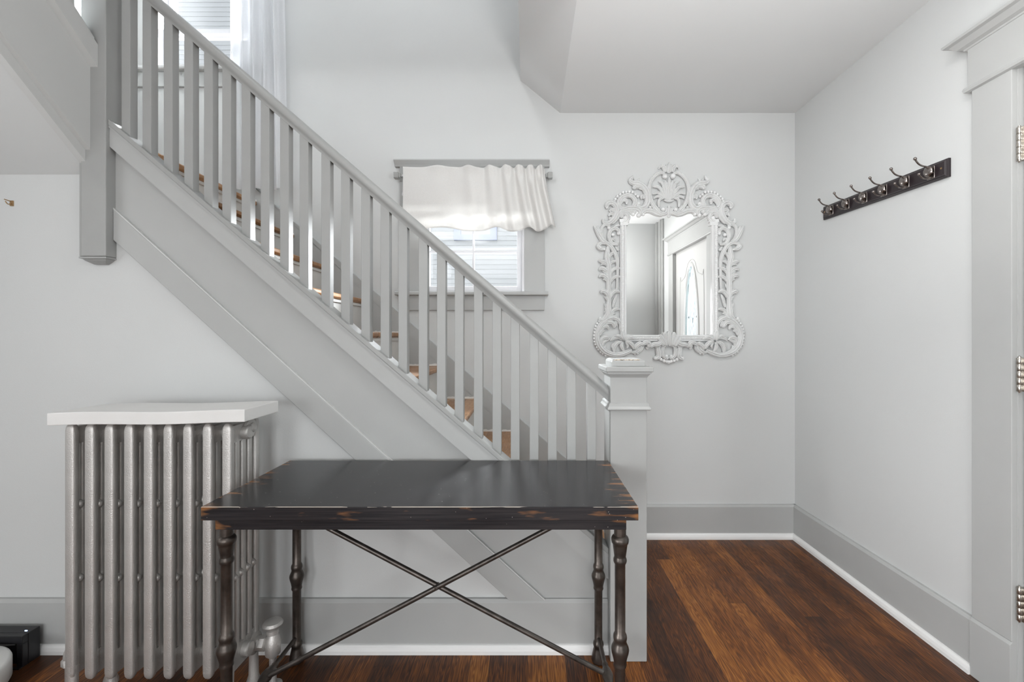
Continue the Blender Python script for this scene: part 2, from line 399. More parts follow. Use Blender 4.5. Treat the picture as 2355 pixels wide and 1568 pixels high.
# baseboards with their shoe mouldings
def baseboard_x(name, x0, x1, y, h=0.204):   # along X, front towards -Y
    o = MB().prism([(y-0.02, 0), (y, 0), (y, h), (y-0.012, h), (y-0.02, h-0.012)], 'X', x0, x1).build(name, TRIM)
    struct(o)
    pts = [(y-0.035, 0), (y-0.02, 0), (y-0.02, 0.034), (y-0.026, 0.0325), (y-0.032, 0.025), (y-0.035, 0.014)]
    s = MB().prism(pts, 'X', x0, x1).build('shoe_moulding', WHITE, o); return o
baseboard_x('baseboard_back', 0.24, XR, YB)
baseboard_x('baseboard_under_stair', XL, 0.3135, YS)
o = MB().prism([(XR-0.02, 0), (XR, 0), (XR, 0.204), (XR-0.012, 0.204), (XR-0.02, 0.192)], 'Y', 1.615, YB).build('baseboard_right', TRIM); struct(o)
pts = [(XR-0.035, 0), (XR-0.02, 0), (XR-0.02, 0.034), (XR-0.026, 0.0325), (XR-0.032, 0.025), (XR-0.035, 0.014)]
MB().prism(pts, 'Y', 1.613, YB-0.02).build('shoe_moulding', WHITE, o)
struct(MB().box(XL, -1.64, YB-0.02, YB, 2.046, 2.135).build('baseboard_landing', TRIM))

# ------------------------------------------------------------------ windows
def sash_window(name, X0, X1, Z0, Z1, rail, mull, Yg=YB+0.055):
    w = bpy.data.objects.new(name, None); COL.objects.link(w); struct(w)
    c = 0.122
    cas = MB().box(X0-c, X0, YB-0.022, YB, Z0-0.0, Z1).box(X1, X1+c, YB-0.022, YB, Z0, Z1).box(X0-c, X1+c, YB-0.024, YB, Z1, Z1+0.09)
    cas.build('casing', TRIM, w, 0.0015)
    # cap moulding over the head
    zc = Z1+0.088
    prof = [(YB, zc), (YB-0.028, zc), (YB-0.034, zc+0.01), (YB-0.05, zc+0.024), (YB-0.055, zc+0.028), (YB-0.055, zc+0.035), (YB, zc+0.035)]
    MB().prism(prof, 'X', X0-c-0.03, X1+c+0.03).build('head_cap', TRIM, w, 0.001)
    MB().prism([(YB+0.05, Z0-0.024), (YB-0.05, Z0-0.024), (YB-0.055, Z0-0.018), (YB-0.055, Z0-0.006), (YB-0.05, Z0), (YB+0.05, Z0)], 'X', X0-c-0.022, X1+c+0.022).build('stool', TRIM, w)
    MB().box(X0-c, X1+c, YB-0.02, YB, Z0-0.112, Z0-0.024).build('apron', TRIM, w, 0.002)
    # jambs lining the hole
    MB().box(X0-0.0, X0+0.014, YB-0.01, YB+0.15, Z0, Z1).box(X1-0.014, X1, YB-0.01, YB+0.15, Z0, Z1).box(X0, X1, YB-0.01, YB+0.15, Z1-0.014, Z1).box(X0, X1, YB+0.05, YB+0.2, Z0-0.03, Z0+0.004).build('jamb', SASH, w)
    def sash(x0, x1, z0, z1, y, nx, nz):
        s = 0.032
        f = MB().box(x0, x0+s, y, y+0.03, z0, z1).box(x1-s, x1, y, y+0.03, z0, z1).box(x0+s, x1-s, y, y+0.03, z0, z0+s*1.1).box(x0+s, x1-s, y, y+0.03, z1-s*0.9, z1).build('sash', SASH, w, 0.0015)
        m = MB()
        for i in range(1, nx):
            xx = x0+s+(x1-x0-2*s)*i/nx; m.box(xx-0.006, xx+0.006, y+0.005, y+0.0235, z0+s, z1-s*0.9)
        for j in range(1, nz):
            zz = z0+s*1.1+(z1-z0-2*s)*j/nz; m.box(x0+s, x1-s, y+0.006, y+0.024, zz-0.006, zz+0.006)
        if nx > 1 or nz > 1: m.build('muntin', SASH, f)
        MB().box(x0+s-0.003, x1-s+0.003, y+0.014, y+0.017, z0+s, z1-s*0.8).build('pane', GLASS, f)
    sash(X0+0.014, X1-0.014, Z0+0.004, rail+0.015, YB+0.035, mull[0], mull[1])
    sash(X0+0.014, X1-0.014, rail-0.015, Z1-0.014, YB+0.07, mull[2], mull[3])
    return w
sash_window('window_1', *WIN1, 1.985, (2, 2, 2, 1))
sash_window('window_2', *WIN2, 3.12, (1, 1, 1, 1))
# windows of the room behind the camera
for k, (a, b) in enumerate([(-2.55, -1.25), (-0.05, 1.25)]):
    w = MB().box(a, b, -5.06, -5.02, 0.75, 0.8).box(a, b, -5.06, -5.02, 1.48, 1.52).box(a, b, -5.06, -5.02, 2.2, 2.25).box(a, a+0.05, -5.06, -5.02, 0.75, 2.25).box(b-0.05, b, -5.06, -5.02, 0.75, 2.25).build('window_%d' % (k+3), SASH)
    struct(w); MB().box(a, b, -5.05, -5.045, 0.75, 2.25).build('pane', GLASS, w)

w = MB().box(-2.42, -2.385, 0.12, 0.2, 0.75, 2.15).box(-2.42, -2.385, 1.16, 1.24, 0.75, 2.15).box(-2.42, -2.385, 0.2, 1.16, 2.1, 2.15).box(-2.42, -2.37, 0.1, 1.26, 0.72, 0.76).build('window_5', SASH)  # made-up window frame around the added side light, out of view
struct(w)
# roller blind, curtain rod, valance at the small window
rb = MB().box(-0.636, -0.036, YB+0.012, YB+0.016, 2.02, 2.165).build('roller_blind', BLINDM)
tag(rb, 'raised cloth blind behind the white valance of the small window', 'blind')
YR = 2.635
rod = thing('curtain_rod', 'pale curtain rod with square finials holding the short valance', 'curtain rod', P(1086, 405, YR))
zr = ZV(404, YR); xa, xb = XU(926, YR), XU(1251, YR)
local(rod, MB().tube([(xa-0.005, YR, zr), (xb+0.01, YR, zr)], 0.007).build('pole', SASH, rod))
for sx, xe in ((-1, xa), (1, xb)):
    m = MB(); e = xe
    for d0, d1, h in ((0.0, 0.012, 0.008), (0.012, 0.022, 0.014), (0.022, 0.05, 0.0185)):
        m.box(min(e+sx*d0, e+sx*d1), max(e+sx*d0, e+sx*d1), YR-h, YR+h, zr-h, zr+h)
    local(rod, m.build('finial', TRIMW, rod, 0.004))
    local(rod, MB().tube([(e, YR, zr), (e, YB-0.01, zr)], 0.005).box(e-0.012, e+0.012, YB-0.03, YB-0.022, zr-0.03, zr+0.03).build('bracket', TRIMW, rod))
# valance cloth
nu, nv = 260, 34
vs = []; fs = []
def phase(s): return 2*PI*(2.6*s+4.6*s**3.0)
for j in range(nv+1):
    t = j/nv
    for i in range(nu+1):
        s = i/nu
        u_top = 929+(1252-929)*s; u_bot = 929+(1277-929)*(s**1.0)
        tt = t**1.3
        hem = 530+5*math.cos(phase(s)*0.5+1.0)+(-7 if s > 0.9 else 0)*((s-0.9)/0.1 if s > 0.9 else 0)
        top = 386+2.2*math.sin(phase(s)+0.6)*(0.3+s)
        u = u_top*(1-tt)+u_bot*tt
        v = top+(hem-top)*t
        gather = 0.35+1.0*s
        pocket = abs((v-404)/18)
        pin = 0.45+0.55*min(1, pocket)
        y = YR-0.0235-0.003*min(1, max(0, pocket-0.3))+(0.012*gather)*pin*math.sin(phase(s)+0.5*math.sin(3*t+s*9)*t)
        y += (0.006*math.sin(phase(s)*2.1+2)*math.exp(-t*5))*(0.3+s)
        y += 0.004*math.sin(14*s+5*t)
        p = P(u, v, YR); vs.append((p.x, y, p.z))
for j in range(nv):
    for i in range(nu):
        a = j*(nu+1)+i; fs.append((a, a+1, a+nu+2, a+nu+1))
m = MB(); m.add(vs, fs, True); va = m.build('curtain_valance', VAL)
so = va.modifiers.new('s', 'SOLIDIFY'); so.thickness = 0.0012
tag(va, 'short white linen valance gathered on a rod over the small window', 'curtain')
# hem line of the valance
m = MB(); hp = [vs[nv*(nu+1)+i] for i in range(nu+1)]
m.tube([(a, b, c) for a, b, c in hp[::2]], 0.0016, 6); m.build('hem', VAL, va)
# pull cord of the blind
cd = MB().tube([(XU(927, 2.66), 2.66, ZV(412, 2.66)), (XU(926, 2.66), 2.66, ZV(443, 2.66))], 0.0015, 6).lathe([(0.001, 0.012), (0.004, 0.006), (0.005, -0.006), (0.001, -0.012)], (XU(926, 2.66), 2.66, ZV(446, 2.66)), 'Z', 8).build('blind_cord', SASH)
tag(cd, 'short pull cord with tassel hanging left of the valance', 'blind cord')

# sheer curtain at the landing window
YC = 2.62
vs = []; fs = []; nu, nv = 120, 30
for j in range(nv+1):
    t = j/nv; z = 4.4+(2.10-4.4)*t
    for i in range(nu+1):
        s = i/nu
        x = XU(524+(640+18*t-524)*s, YC)
        y = YC+0.022*math.sin(2*PI*5.2*s+0.8*math.sin(2*t))+0.008*math.sin(2*PI*11*s+3*t)
        vs.append((x, y, z))
for j in range(nv):
    for i in range(nu):
        a = j*(nu+1)+i; fs.append((a, a+1, a+nu+2, a+nu+1))
m = MB(); m.add(vs, fs, True); o = m.build('sheer_curtain', SHEER)
tag(o, 'long sheer white curtain hanging at the upper landing window', 'curtain')
m = MB().tube([(-2.38, YC, 4.41), (-1.42, YC, 4.41)], 0.008).build('curtain_rod', SASH)
tag(m, 'rod above the landing window holding the sheer curtain', 'curtain rod')

# ------------------------------------------------------------------ outside: neighbouring house
YN = 8.0
nb = thing('neighbour_house', 'neighbouring white clapboard house seen through the small window', 'house', (0, YN, -1.0))
m = MB()
z = -1.0; lap = 0.086
while z < 9:
    m.add([(-9, YN, z), (5, YN, z), (5, YN+0.009, z+lap), (-9, YN+0.009, z+lap), (-9, YN+0.009, z), (5, YN+0.009, z)], [(0, 1, 2, 3), (0, 4, 5, 1)])
    z += lap
local(nb, m.build('clapboard_wall', SIDE, nb))
x0, x1, z0 = XU(1045, YN), XU(1143, YN), ZV(553, YN)
f = local(nb, MB().box(x0, x1, YN-0.05, YN-0.001, z0, z0+0.10).box(x0, x0+0.12, YN-0.05, YN-0.001, z0+0.1, z0+1.3).box(x1-0.12, x1, YN-0.05, YN-0.001, z0+0.1, z0+1.3).box(x0, x1, YN-0.05, YN-0.001, z0+1.3, z0+1.4).build('window_frame', LILAC, nb))
local(nb, MB().box(x0+0.12, x1-0.12, YN-0.02, YN-0.001, z0+0.10, z0+1.3).build('window_blind', SIDE, nb))
struct(MB().box(-12, 9, 2.9, 9, -1.1, -1.0).build('ground', GROUND))

# ------------------------------------------------------------------ staircase
st = thing('staircase', 'painted grey staircase with oak treads climbing left behind the balusters', 'staircase')
# outer string and its cap
XA, XB = -1.6167, 0.3135
MB().prism([(XA, sbot(XA)), (XB, sbot(XB)), (XB, capz(XB)-0.02), (XA, capz(XA)-0.02)], 'Y', 1.716, YS+0.04).build('string_board', TRIM, st)
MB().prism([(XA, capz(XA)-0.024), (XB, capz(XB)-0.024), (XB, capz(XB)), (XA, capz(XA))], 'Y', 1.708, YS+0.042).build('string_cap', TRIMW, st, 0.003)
m = MB().prism([(XA, capz(XA)-0.033), (XB, capz(XB)-0.033), (XB, capz(XB)-0.024), (XA, capz(XA)-0.024)], 'Y', 1.712, 1.74).build('cap_bead', TRIM, st)
# spandrel panel and lower sloping board
def t2(X): return 1.7165-0.9078*(X+1.6055)
def b2(X): return 1.595-0.910*(X+1.6055)
MB().prism([(XA, t2(XA)-0.03), (0.07, t2(0.07)-0.03), (XB, 0.19), (XB, sbot(XB)+0.02), (XA, sbot(XA)+0.02)], 'Y', YS-0.004, YS).build('spandrel_panel', TRIM, st)
zc = 0.196
MB().prism([(XA, b2(XA)), (-1.6055+(1.595-zc)/0.910, zc), (-1.6055+(1.7165-zc)/0.9078, zc), (XA, t2(XA))], 'Y', YS-0.016, YS).build('sloping_board', TRIM, st, 0.0035)
xe_ = -1.6055+(1.7165-zc)/0.9078
MB().prism([(XA, t2(XA)-0.001), (xe_, zc), (xe_, zc+0.006), (XA, t2(XA)+0.005)], 'Y', YS-0.015, YS-0.001).build('panel_bead', TRIM_LIT, st)  # pale strip painted as the highlight on the board's top edge
# treads and risers
YT0, YT1 = YS+0.04, YB-0.025
def nose(k): return -0.055-0.2265*k
def tz(k): return 0.653+0.199*k if k >= 0 else {-1: 0.436, -2: 0.218}[k]
for k in range(-2, 8):
    xn, z = nose(k), tz(k)
    if k < 7:
        m = MB().prism([(xn, z-0.006), (xn-0.004, z), (xn-0.262, z), (xn-0.262, z-0.028), (xn-0.01, z-0.028), (xn, z-0.02)], 'Y', YT0, YT1)
    else:
        m = MB().prism([(xn, z-0.006), (xn-0.004, z+0.001), (xn-0.1, z+0.001), (xn-0.1, z-0.028), (xn-0.01, z-0.028), (xn, z-0.02)], 'Y', YT0, YT1)
    m.build('tread', TREADM, st, 0.003)
    zl = tz(k-1) if k > -2 else 0
    MB().box(xn-0.045, xn-0.03, YT0, YT1, zl, z-0.027).build('riser', RISER, st)
    if k >= -1:   # cove strip and pale caulk where the tread above the riser meets the skirting
        MB().box(xn-0.03, xn-0.018, YT0, YT1, z-0.043, z-0.0275).build('cove_strip', RISER, st)
    xe = nose(k+1)-0.03 if k < 7 else xn-0.1
    pts = []
    random.seed(k+5)
    a = xe
    while a < xn+0.001:
        pts.append((a, z+0.008+random.random()*0.006)); a += 0.012
    MB().prism([(xe, z-0.001)]+[(min(p[0], xn), p[1]) for p in pts]+[(xn, z-0.001)], 'Y', YT1-0.003, YT1+0.001).build('caulk_line', CAULK, st)
# skirt board against the back wall
def sk(X): return 0.486-0.872*(X-0.232)
MB().prism([(-1.655, 1.93), (-1.655, 2.135), (-1.658, sk(-1.658)), (0.57, 0.19), (0.57, 0.0), (0.3, 0.0)], 'Y', YB-0.025, YB).build('skirt_board', TRIM, st)

# railing: posts, rail and balusters
ra = thing('stair_railing', 'cream painted stair railing with square balusters and newel post', 'railing')
def railz(X): return 0.982+0.864*(0.310-X)
half = [(0.018, 0), (0.021, 0.012), (0.030, 0.021), (0.034, 0.031), (0.033, 0.042), (0.027, 0.052), (0.016, 0.0585), (0.005, 0.061)]
sec = half+[(-a, b) for a, b in half[::-1]]
rs = []
for X in (XA-0.01, XB+0.002):
    rs.append([(X, 1.745-a, railz(X)+b) for a, b in sec])
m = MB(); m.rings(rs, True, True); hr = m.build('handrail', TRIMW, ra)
BL = [279, 327, 376, 423, 468.5, 510.5, 555, 599, 643.5, 688.5, 738.5, 784, 830.5, 875, 916, 962.5, 1004.5, 1045.5, 1089.5, 1132.5, 1174.5, 1218, 1260, 1304, 1350.5]
def bal_mesh():
    m = MB(); h = 0.0172; L = 0.60
    vs = []
    for z in (0, L):
        for x, y in ((-h, -0.0172), (h, -0.0172), (h, 0.0172), (-h, 0.0172)):
            vs.append((x, y, z-0.86*x))
    m.add(vs, [(0, 3, 2, 1), (4, 5, 6, 7), (0, 1, 5, 4), (1, 2, 6, 5), (2, 3, 7, 6), (3, 0, 4, 7)])
    return m
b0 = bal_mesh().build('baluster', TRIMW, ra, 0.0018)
for i, u in enumerate(BL):
    X = (u+10.3-1213)*1.728/F
    o = b0 if i == 0 else b0.copy()
    if i: COL.objects.link(o); o.parent = ra
    o.location = (X, 1.745, capz(X)-0.012)
# bottom newel
NX0, NX1, NY0, NY1 = 0.3135, 0.4515, 1.675, 1.8135
nx, ny = (NX0+NX1)/2, (NY0+NY1)/2
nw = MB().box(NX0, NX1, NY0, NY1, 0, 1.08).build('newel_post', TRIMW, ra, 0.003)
def sqring(h, z): return [(nx-h, ny-h, z), (nx+h, ny-h, z), (nx+h, ny+h, z), (nx-h, ny+h, z)]
b = 0.0692
m = MB(); m.rings([sqring(b-0.01, 1.07), sqring(b+0.001, 1.0745), sqring(b+0.003, 1.078), sqring(b+0.006, 1.083), sqring(b+0.010, 1.0865), sqring(b+0.010, 1.089), sqring(b+0.014, 1.0895), sqring(b+0.014, 1.0955)], True, False); m.build('cap_moulding', TRIMW, nw)
m = MB(); m.box(nx-0.0895, nx+0.0895, ny-0.0895, ny+0.0895, 1.0955, 1.1155); m.build('cap_plate', TRIMW, nw, 0.004, 3)
m = MB(); m.rings([sqring(0.064, 1.115), sqring(0.064, 1.132), sqring(0.0615, 1.138), sqring(0.056, 1.142), sqring(0.05, 1.1435)], True, False); m.build('cap_block', TRIMW, nw, 0.002)
m = MB()
random.seed(3)
for k in range(16):
    xx = nx-0.055+0.108*random.random(); w = 0.003+0.009*random.random()
    m.box(xx, xx+w, ny-0.0615-0.0005, ny-0.056, 1.1385, 1.1405+0.002*random.random())
m.build('paint_chip', CHIP, nw, 0.0005)
m = MB(); m.rings([sqring(b+0.0005, 0.9785), sqring(b+0.006, 0.974), sqring(b+0.0075, 0.966), sqring(b+0.010, 0.962), sqring(b+0.013, 0.958), sqring(b+0.013, 0.953), sqring(b+0.009, 0.9505), sqring(b, 0.950)], True, False); m.build('collar_moulding', TRIMW, nw, 0.001)
# landing post with its drop
m = MB().box(-1.712, XA, 1.70, 1.807, 1.537, 3.35).box(-1.724, -1.71, 1.705, 1.743, 1.537, 1.915)
lp = m.build('landing_post', TRIMW, ra, 0.003)
def rr(i, z): return [(-1.722+i, 1.702+i, z), (XA-i, 1.702+i, z), (XA-i, 1.805-i, z), (-1.722+i, 1.805-i, z)]
m = MB(); m.rings([rr(0.004, 1.5375), rr(0.0, 1.535), rr(0.0, 1.529), rr(0.007, 1.528), rr(0.012, 1.522), rr(0.030, 1.510)], True, False); m.build('drop_end', TRIMW, lp)

# upper flight, rising towards the camera along the left
up = thing('upper_stair_flight', 'underside and grey side board of the upper stair flight at top left', 'staircase')
def uz(y): return 0.875*(1.70-y)
Y0, Y1 = 0.80, 1.745
MB().prism([(Y1, 1.945+uz(Y1)), (Y1, 2.30+uz(Y1)), (Y0, 2.30+uz(Y0)), (Y0, 1.945+uz(Y0))], 'X', -1.703, -1.6757).build('string_board', TRIM_LIT, up)  # lightened colour on this flight stands in for light from the right
MB().prism([(1.70, 2.262), (1.70, 2.348), (Y0, 2.348+uz(Y0)), (Y0, 2.262+uz(Y0))], 'X', -1.712, -1.6467).build('cap_moulding', TRIM_LIT, up)
MB().prism([(1.70, 2.353), (1.70, 2.375), (Y0, 2.375+uz(Y0)), (Y0, 2.353+uz(Y0))], 'X', -1.712, -1.660).build('cap_rail', TRIM_LIT, up)
MB().prism([(1.76, 1.9008+uz(1.76)), (1.76, 2.0+uz(1.76)), (Y0, 2.0+uz(Y0)), (Y0, 1.9008+uz(Y0))], 'X', -1.722, -1.695).build('soffit_trim', TRIM_LIT, up)
MB().prism([(1.80, 1.905+uz(1.80)), (1.80, 2.02+uz(1.80)), (Y0, 2.02+uz(Y0)), (Y0, 1.905+uz(Y0))], 'X', XL, -1.70).build('soffit', WALL, up)
for y in (1.615, 1.49, 1.365, 1.24):
    m = MB().box(-1.70, -1.666, y-0.017, y+0.017, 2.36+uz(y)-0.02, 3.25).build('baluster', TRIM_LIT, up, 0.0015)

# ------------------------------------------------------------------ front door on the right wall
cs = 0.134
tr = bpy.data.objects.new('trim_1', None); COL.objects.link(tr); struct(tr)
MB().box(XR-0.022, XR, DY1, DY1+cs, 0.21, DZ).box(XR-0.022, XR, DY0-cs, DY0, 0.21, DZ).build('side_casing', TRIM, tr, 0.002)
MB().box(XR-0.027, XR, DY0-cs-0.01, DY1+cs+0.01, DZ, DZ+0.148).build('head_casing', TRIM, tr, 0.001)
def frame_prof(name, prof, over, z0):
    # moulding that returns to the wall at both ends: prof = [(protrusion, dz)]
    m = MB(); rs = []
    ya, yb = DY0-cs-0.01, DY1+cs+0.01
    for p, dz in prof:
        rs.append([(XR, ya-p*over, z0+dz), (XR, yb+p*over, z0+dz), (XR-0.02-p, yb+p*over, z0+dz), (XR-0.02-p, ya-p*over, z0+dz)])
    m.rings(rs, True, False); m.build(name, TRIM, tr)
frame_prof('head_bead', [(0.003, -0.012), (0.011, -0.008), (0.014, 0.0), (0.011, 0.008), (0.003, 0.012)], 1.0, DZ+0.004)
frame_prof('crown', [(0.004, 0), (0.010, 0.003), (0.012, 0.008), (0.024, 0.014), (0.034, 0.024), (0.040, 0.030), (0.052, 0.034), (0.054, 0.037), (0.054, 0.043), (0.0, 0.0435)], 1.0, DZ+0.146)
for a, b_ in ((DY1, DY1+cs+0.002), (DY0-cs-0.002, DY0)):
    MB().prism([(XR, 0), (XR-0.028, 0), (XR-0.028, 0.199), (XR-0.016, 0.213), (XR, 0.213)], 'Y', a, b_).build('plinth_block', TRIM, tr, 0.001)
MB().box(XR-0.004, XR+0.15, DY1-0.004, DY1+0.02, 0, DZ).box(XR-0.004, XR+0.15, DY0-0.02, DY0+0.004, 0, DZ).box(XR-0.004, XR+0.15, DY0, DY1, DZ-0.004, DZ+0.02).build('jamb', TRIM, tr)
dr = bpy.data.objects.new('door_1', None); COL.objects.link(dr); struct(dr)
XD = XR+0.012
yc = (DY0+DY1)/2; gy, gz0, gz1 = 0.155, 0.55, 1.92
def oval(cy, cz, ry, rz, n=48): return [(cy+ry*math.cos(2*PI*i/n), cz+rz*math.sin(2*PI*i/n)) for i in range(n)]
gc = (gz0+gz1)/2; grz = (gz1-gz0)/2
# leaf with oval hole: ring of quads between the oval and the rectangle
n = 48; ov = oval(yc, gc, gy, grz, n); rect = []
ya, yb, za, zb = DY0+0.006, DY1-0.006, 0.012, DZ-0.006
for (a, c) in ov:
    dy, dz = a-yc, c-gc
    t = min(((yb-yc) if dy > 0 else (ya-yc))/dy if abs(dy) > 1e-6 else 1e9, ((zb-gc) if dz > 0 else (za-gc))/dz if abs(dz) > 1e-6 else 1e9)
    rect.append((yc+dy*t, gc+dz*t))
# make the rectangle corners exact
for cy, cz in ((ya, za), (ya, zb), (yb, za), (yb, zb)):
    i = min(range(n), key=lambda i: (rect[i][0]-cy)**2+(rect[i][1]-cz)**2); rect[i] = (cy, cz)
rs = [[(XD, a, c) for a, c in ov], [(XD, a, c) for a, c in rect], [(XD+0.045, a, c) for a, c in rect], [(XD+0.045, a, c) for a, c in ov], [(XD, a, c) for a, c in ov]]
m = MB(); m.rings(rs, False, False); m.build('leaf', DOORW, dr)
m = MB()
for k in range(n):   # raised ring around the glass
    pass
rs = [[(XD, a, c) for a, c in oval(yc, gc, gy+0.045, grz+0.045)], [(XD-0.008, a, c) for a, c in oval(yc, gc, gy+0.038, grz+0.038)], [(XD-0.012, a, c) for a, c in oval(yc, gc, gy+0.012, grz+0.012)], [(XD-0.004, a, c) for a, c in oval(yc, gc, gy-0.002, grz-0.002)], [(XD+0.02, a, c) for a, c in oval(yc, gc, gy-0.002, grz-0.002)]]
m.rings(rs, False, True); m.build('oval_moulding', DOORW, dr)
# embossed arched panel line
m = MB(); w = 0.30
path = [(yc-w, 0.3), (yc-w, 1.72), (yc-w+0.04, 1.80), (yc-0.16, 1.84), (yc-0.09, 1.95), (yc, 1.985), (yc+0.09, 1.95), (yc+0.16, 1.84), (yc+w-0.04, 1.80), (yc+w, 1.72), (yc+w, 0.3)]
pc = catmull([(a, b, 0) for a, b in path], 6)
m.tube([(XD, a, c) for a, c, _ in pc], 0.004, 8); m.build('embossed_panel', DOORW, dr)
gl = mat('leaded_glass', (0.75, 0.80, 0.82), 0.25); gl.node_tree.nodes['Principled BSDF'].inputs['Transmission Weight'].default_value = 0.6
gl2 = cloth('frosted_door_glass', (0.78, 0.86, 0.88), 0.75, 0.15, 60)
MB().prism(oval(yc, gc, gy, grz), 'X', XD+0.018, XD+0.024).build('oval_glass', gl2, dr)
LEAD = mat('lead_came', (0.35, 0.38, 0.4), 0.4, 0.8)
m = MB(); xx = XD+0.015
def inside(y, z): return ((y-yc)/gy)**2+((z-gc)/grz)**2 < 0.98
for off in (-0.10, -0.06, 0.06, 0.10):
    zz = grz*math.sqrt(max(0, 1-(off/gy)**2)); m.tube([(xx, yc+off, gc-zz), (xx, yc+off, gc+zz)], 0.0025, 6)
for sgn in (-1, 1):
    m.tube([(xx, yc+sgn*a, c) for a, c in ((0.0, 1.86), (0.03, 1.72), (0.045, 1.55), (0.02, 1.42), (0, 1.36))], 0.0025, 6)
    m.tube([(xx, yc+sgn*a, c) for a, c in ((0.0, 1.42), (0.02, 1.3), (0.04, 1.1), (0.04, 0.9), (0.0, 0.62))], 0.0025, 6)
    for z in (1.0, 1.42): m.tube([(xx, yc+sgn*0.04, z), (xx, yc+sgn*0.14, z)], 0.0025, 6); m.ball((xx, yc+sgn*0.10, z), 0.012, 8)
m.build('lead_came', LEAD, dr)
for zt, zb in ((1.923, 1.811), (1.159, 1.047), (0.398, 0.286)):
    m = MB(); yh, xh, h = 1.470, XR-0.0065, (zt-zb)/5
    for k in range(5): m.lathe([(0.0068, zb+k*h+0.0006), (0.0075, zb+k*h+0.0014), (0.0075, zb+(k+1)*h-0.0014), (0.0068, zb+(k+1)*h-0.0006)], (xh, yh, 0), 'Z', 16)
    m.lathe([(0.001, zt+0.006), (0.004, zt+0.004), (0.0045, zt), (0.0045, zb), (0.003, zb-0.004), (0.001, zb-0.005)], (xh, yh, 0), 'Z', 12)
    hg = m.build('hinge', NICKEL, dr)
    MB().box(XR-0.004, XR+0.011, yh-0.03, yh+0.006, zb+0.001, zt-0.001).build('leaf_plate', NICKEL, hg)
# second casing beyond the door, met at the corner with the front wall
t2_ = bpy.data.objects.new('trim_2', None); COL.objects.link(t2_); struct(t2_)
MB().box(XR-0.022, XR, 0.06, 0.27, 0, CZ).box(XR-0.04, XR, 0.065, 0.11, 0, CZ).box(XR-0.034, XR, 0.205, 0.235, 0, CZ).build('casing', TRIM, t2_, 0.006)

# ------------------------------------------------------------------ coat rack on the right wall
NE, FE = 1.713, 2.437
tilt = math.atan2(0.0205, FE-NE)
rk = thing('coat_rack', 'dark wooden wall rack with six metal double hooks on the right wall', 'coat rack', (XR-0.0005, NE, 1.883))
rk.rotation_euler = (0, 0, PI/2)
Lr = FE-NE
T = lambda p: (p[0], p[1], p[2]+math.tan(tilt)*p[0])
m = MB(); m.box(0, Lr, 0, 0.010, -0.0365, 0.0365)
rs = [[(e, y, -0.0365+e), (Lr-e, y, -0.0365+e), (Lr-e, y, 0.0365-e), (e, y, 0.0365-e)] for e, y in ((0, 0.009), (0.002, 0.012), (0.005, 0.012), (0.007, 0.015), (0.010, 0.018))]
m.rings(rs, True, False); m.v = [T(p) for p in m.v]
m.build('back_board', RACKW, rk, 0.0008)
for k in range(6):
    x = 0.0645+0.117*k
    hk = MB().box(x-0.017, x+0.017, 0.0175, 0.0215, -0.026, 0.024)
    hk.tube([(x, 0.020, 0.0), (x, 0.034, 0.0)], 0.009, 12)
    hk.v = [T(p) for p in hk.v]
    hp_ = hk.build('hook', HOOKM, rk, 0.0015)
    m = MB().lathe([(0.001, 0.0395), (0.010, 0.0388), (0.016, 0.037), (0.020, 0.034), (0.021, 0.032), (0.018, 0.030), (0.001, 0.030)], (x, 0, 0.004), 'Y', 28)
    m.v = [T(p) for p in m.v]; m.build('disc', HOOKM, hp_)
    up_ = catmull([(x, 0.024, 0.018), (x, 0.036, 0.0235), (x, 0.052, 0.027), (x, 0.067, 0.034), (x, 0.078, 0.046), (x, 0.083, 0.056)], 5)
    m = MB().tube(up_, [0.0034]*(len(up_)-4)+[0.0036, 0.0042, 0.005, 0.0055], 10).ball(up_[-1], 0.0066, 12)
    lo_ = catmull([(x, 0.022, -0.018), (x, 0.034, -0.023), (x, 0.048, -0.023), (x, 0.060, -0.016), (x, 0.067, -0.006)], 5)
    m.tube(lo_, [0.003]*(len(lo_)-3)+[0.0035, 0.0042, 0.0048], 10).ball(lo_[-1], 0.0058, 12)
    m.v = [T(p) for p in m.v]; m.build('prong', HOOKM, hp_)
for x in (0.022, 0.302, Lr-0.022):
    m = MB().lathe([(0.004, 0.0178), (0.0038, 0.0192), (0.001, 0.0198)], (x, 0, 0.003), 'Y', 12); m.v = [T(p) for p in m.v]; m.build('screw', BRASS, rk)

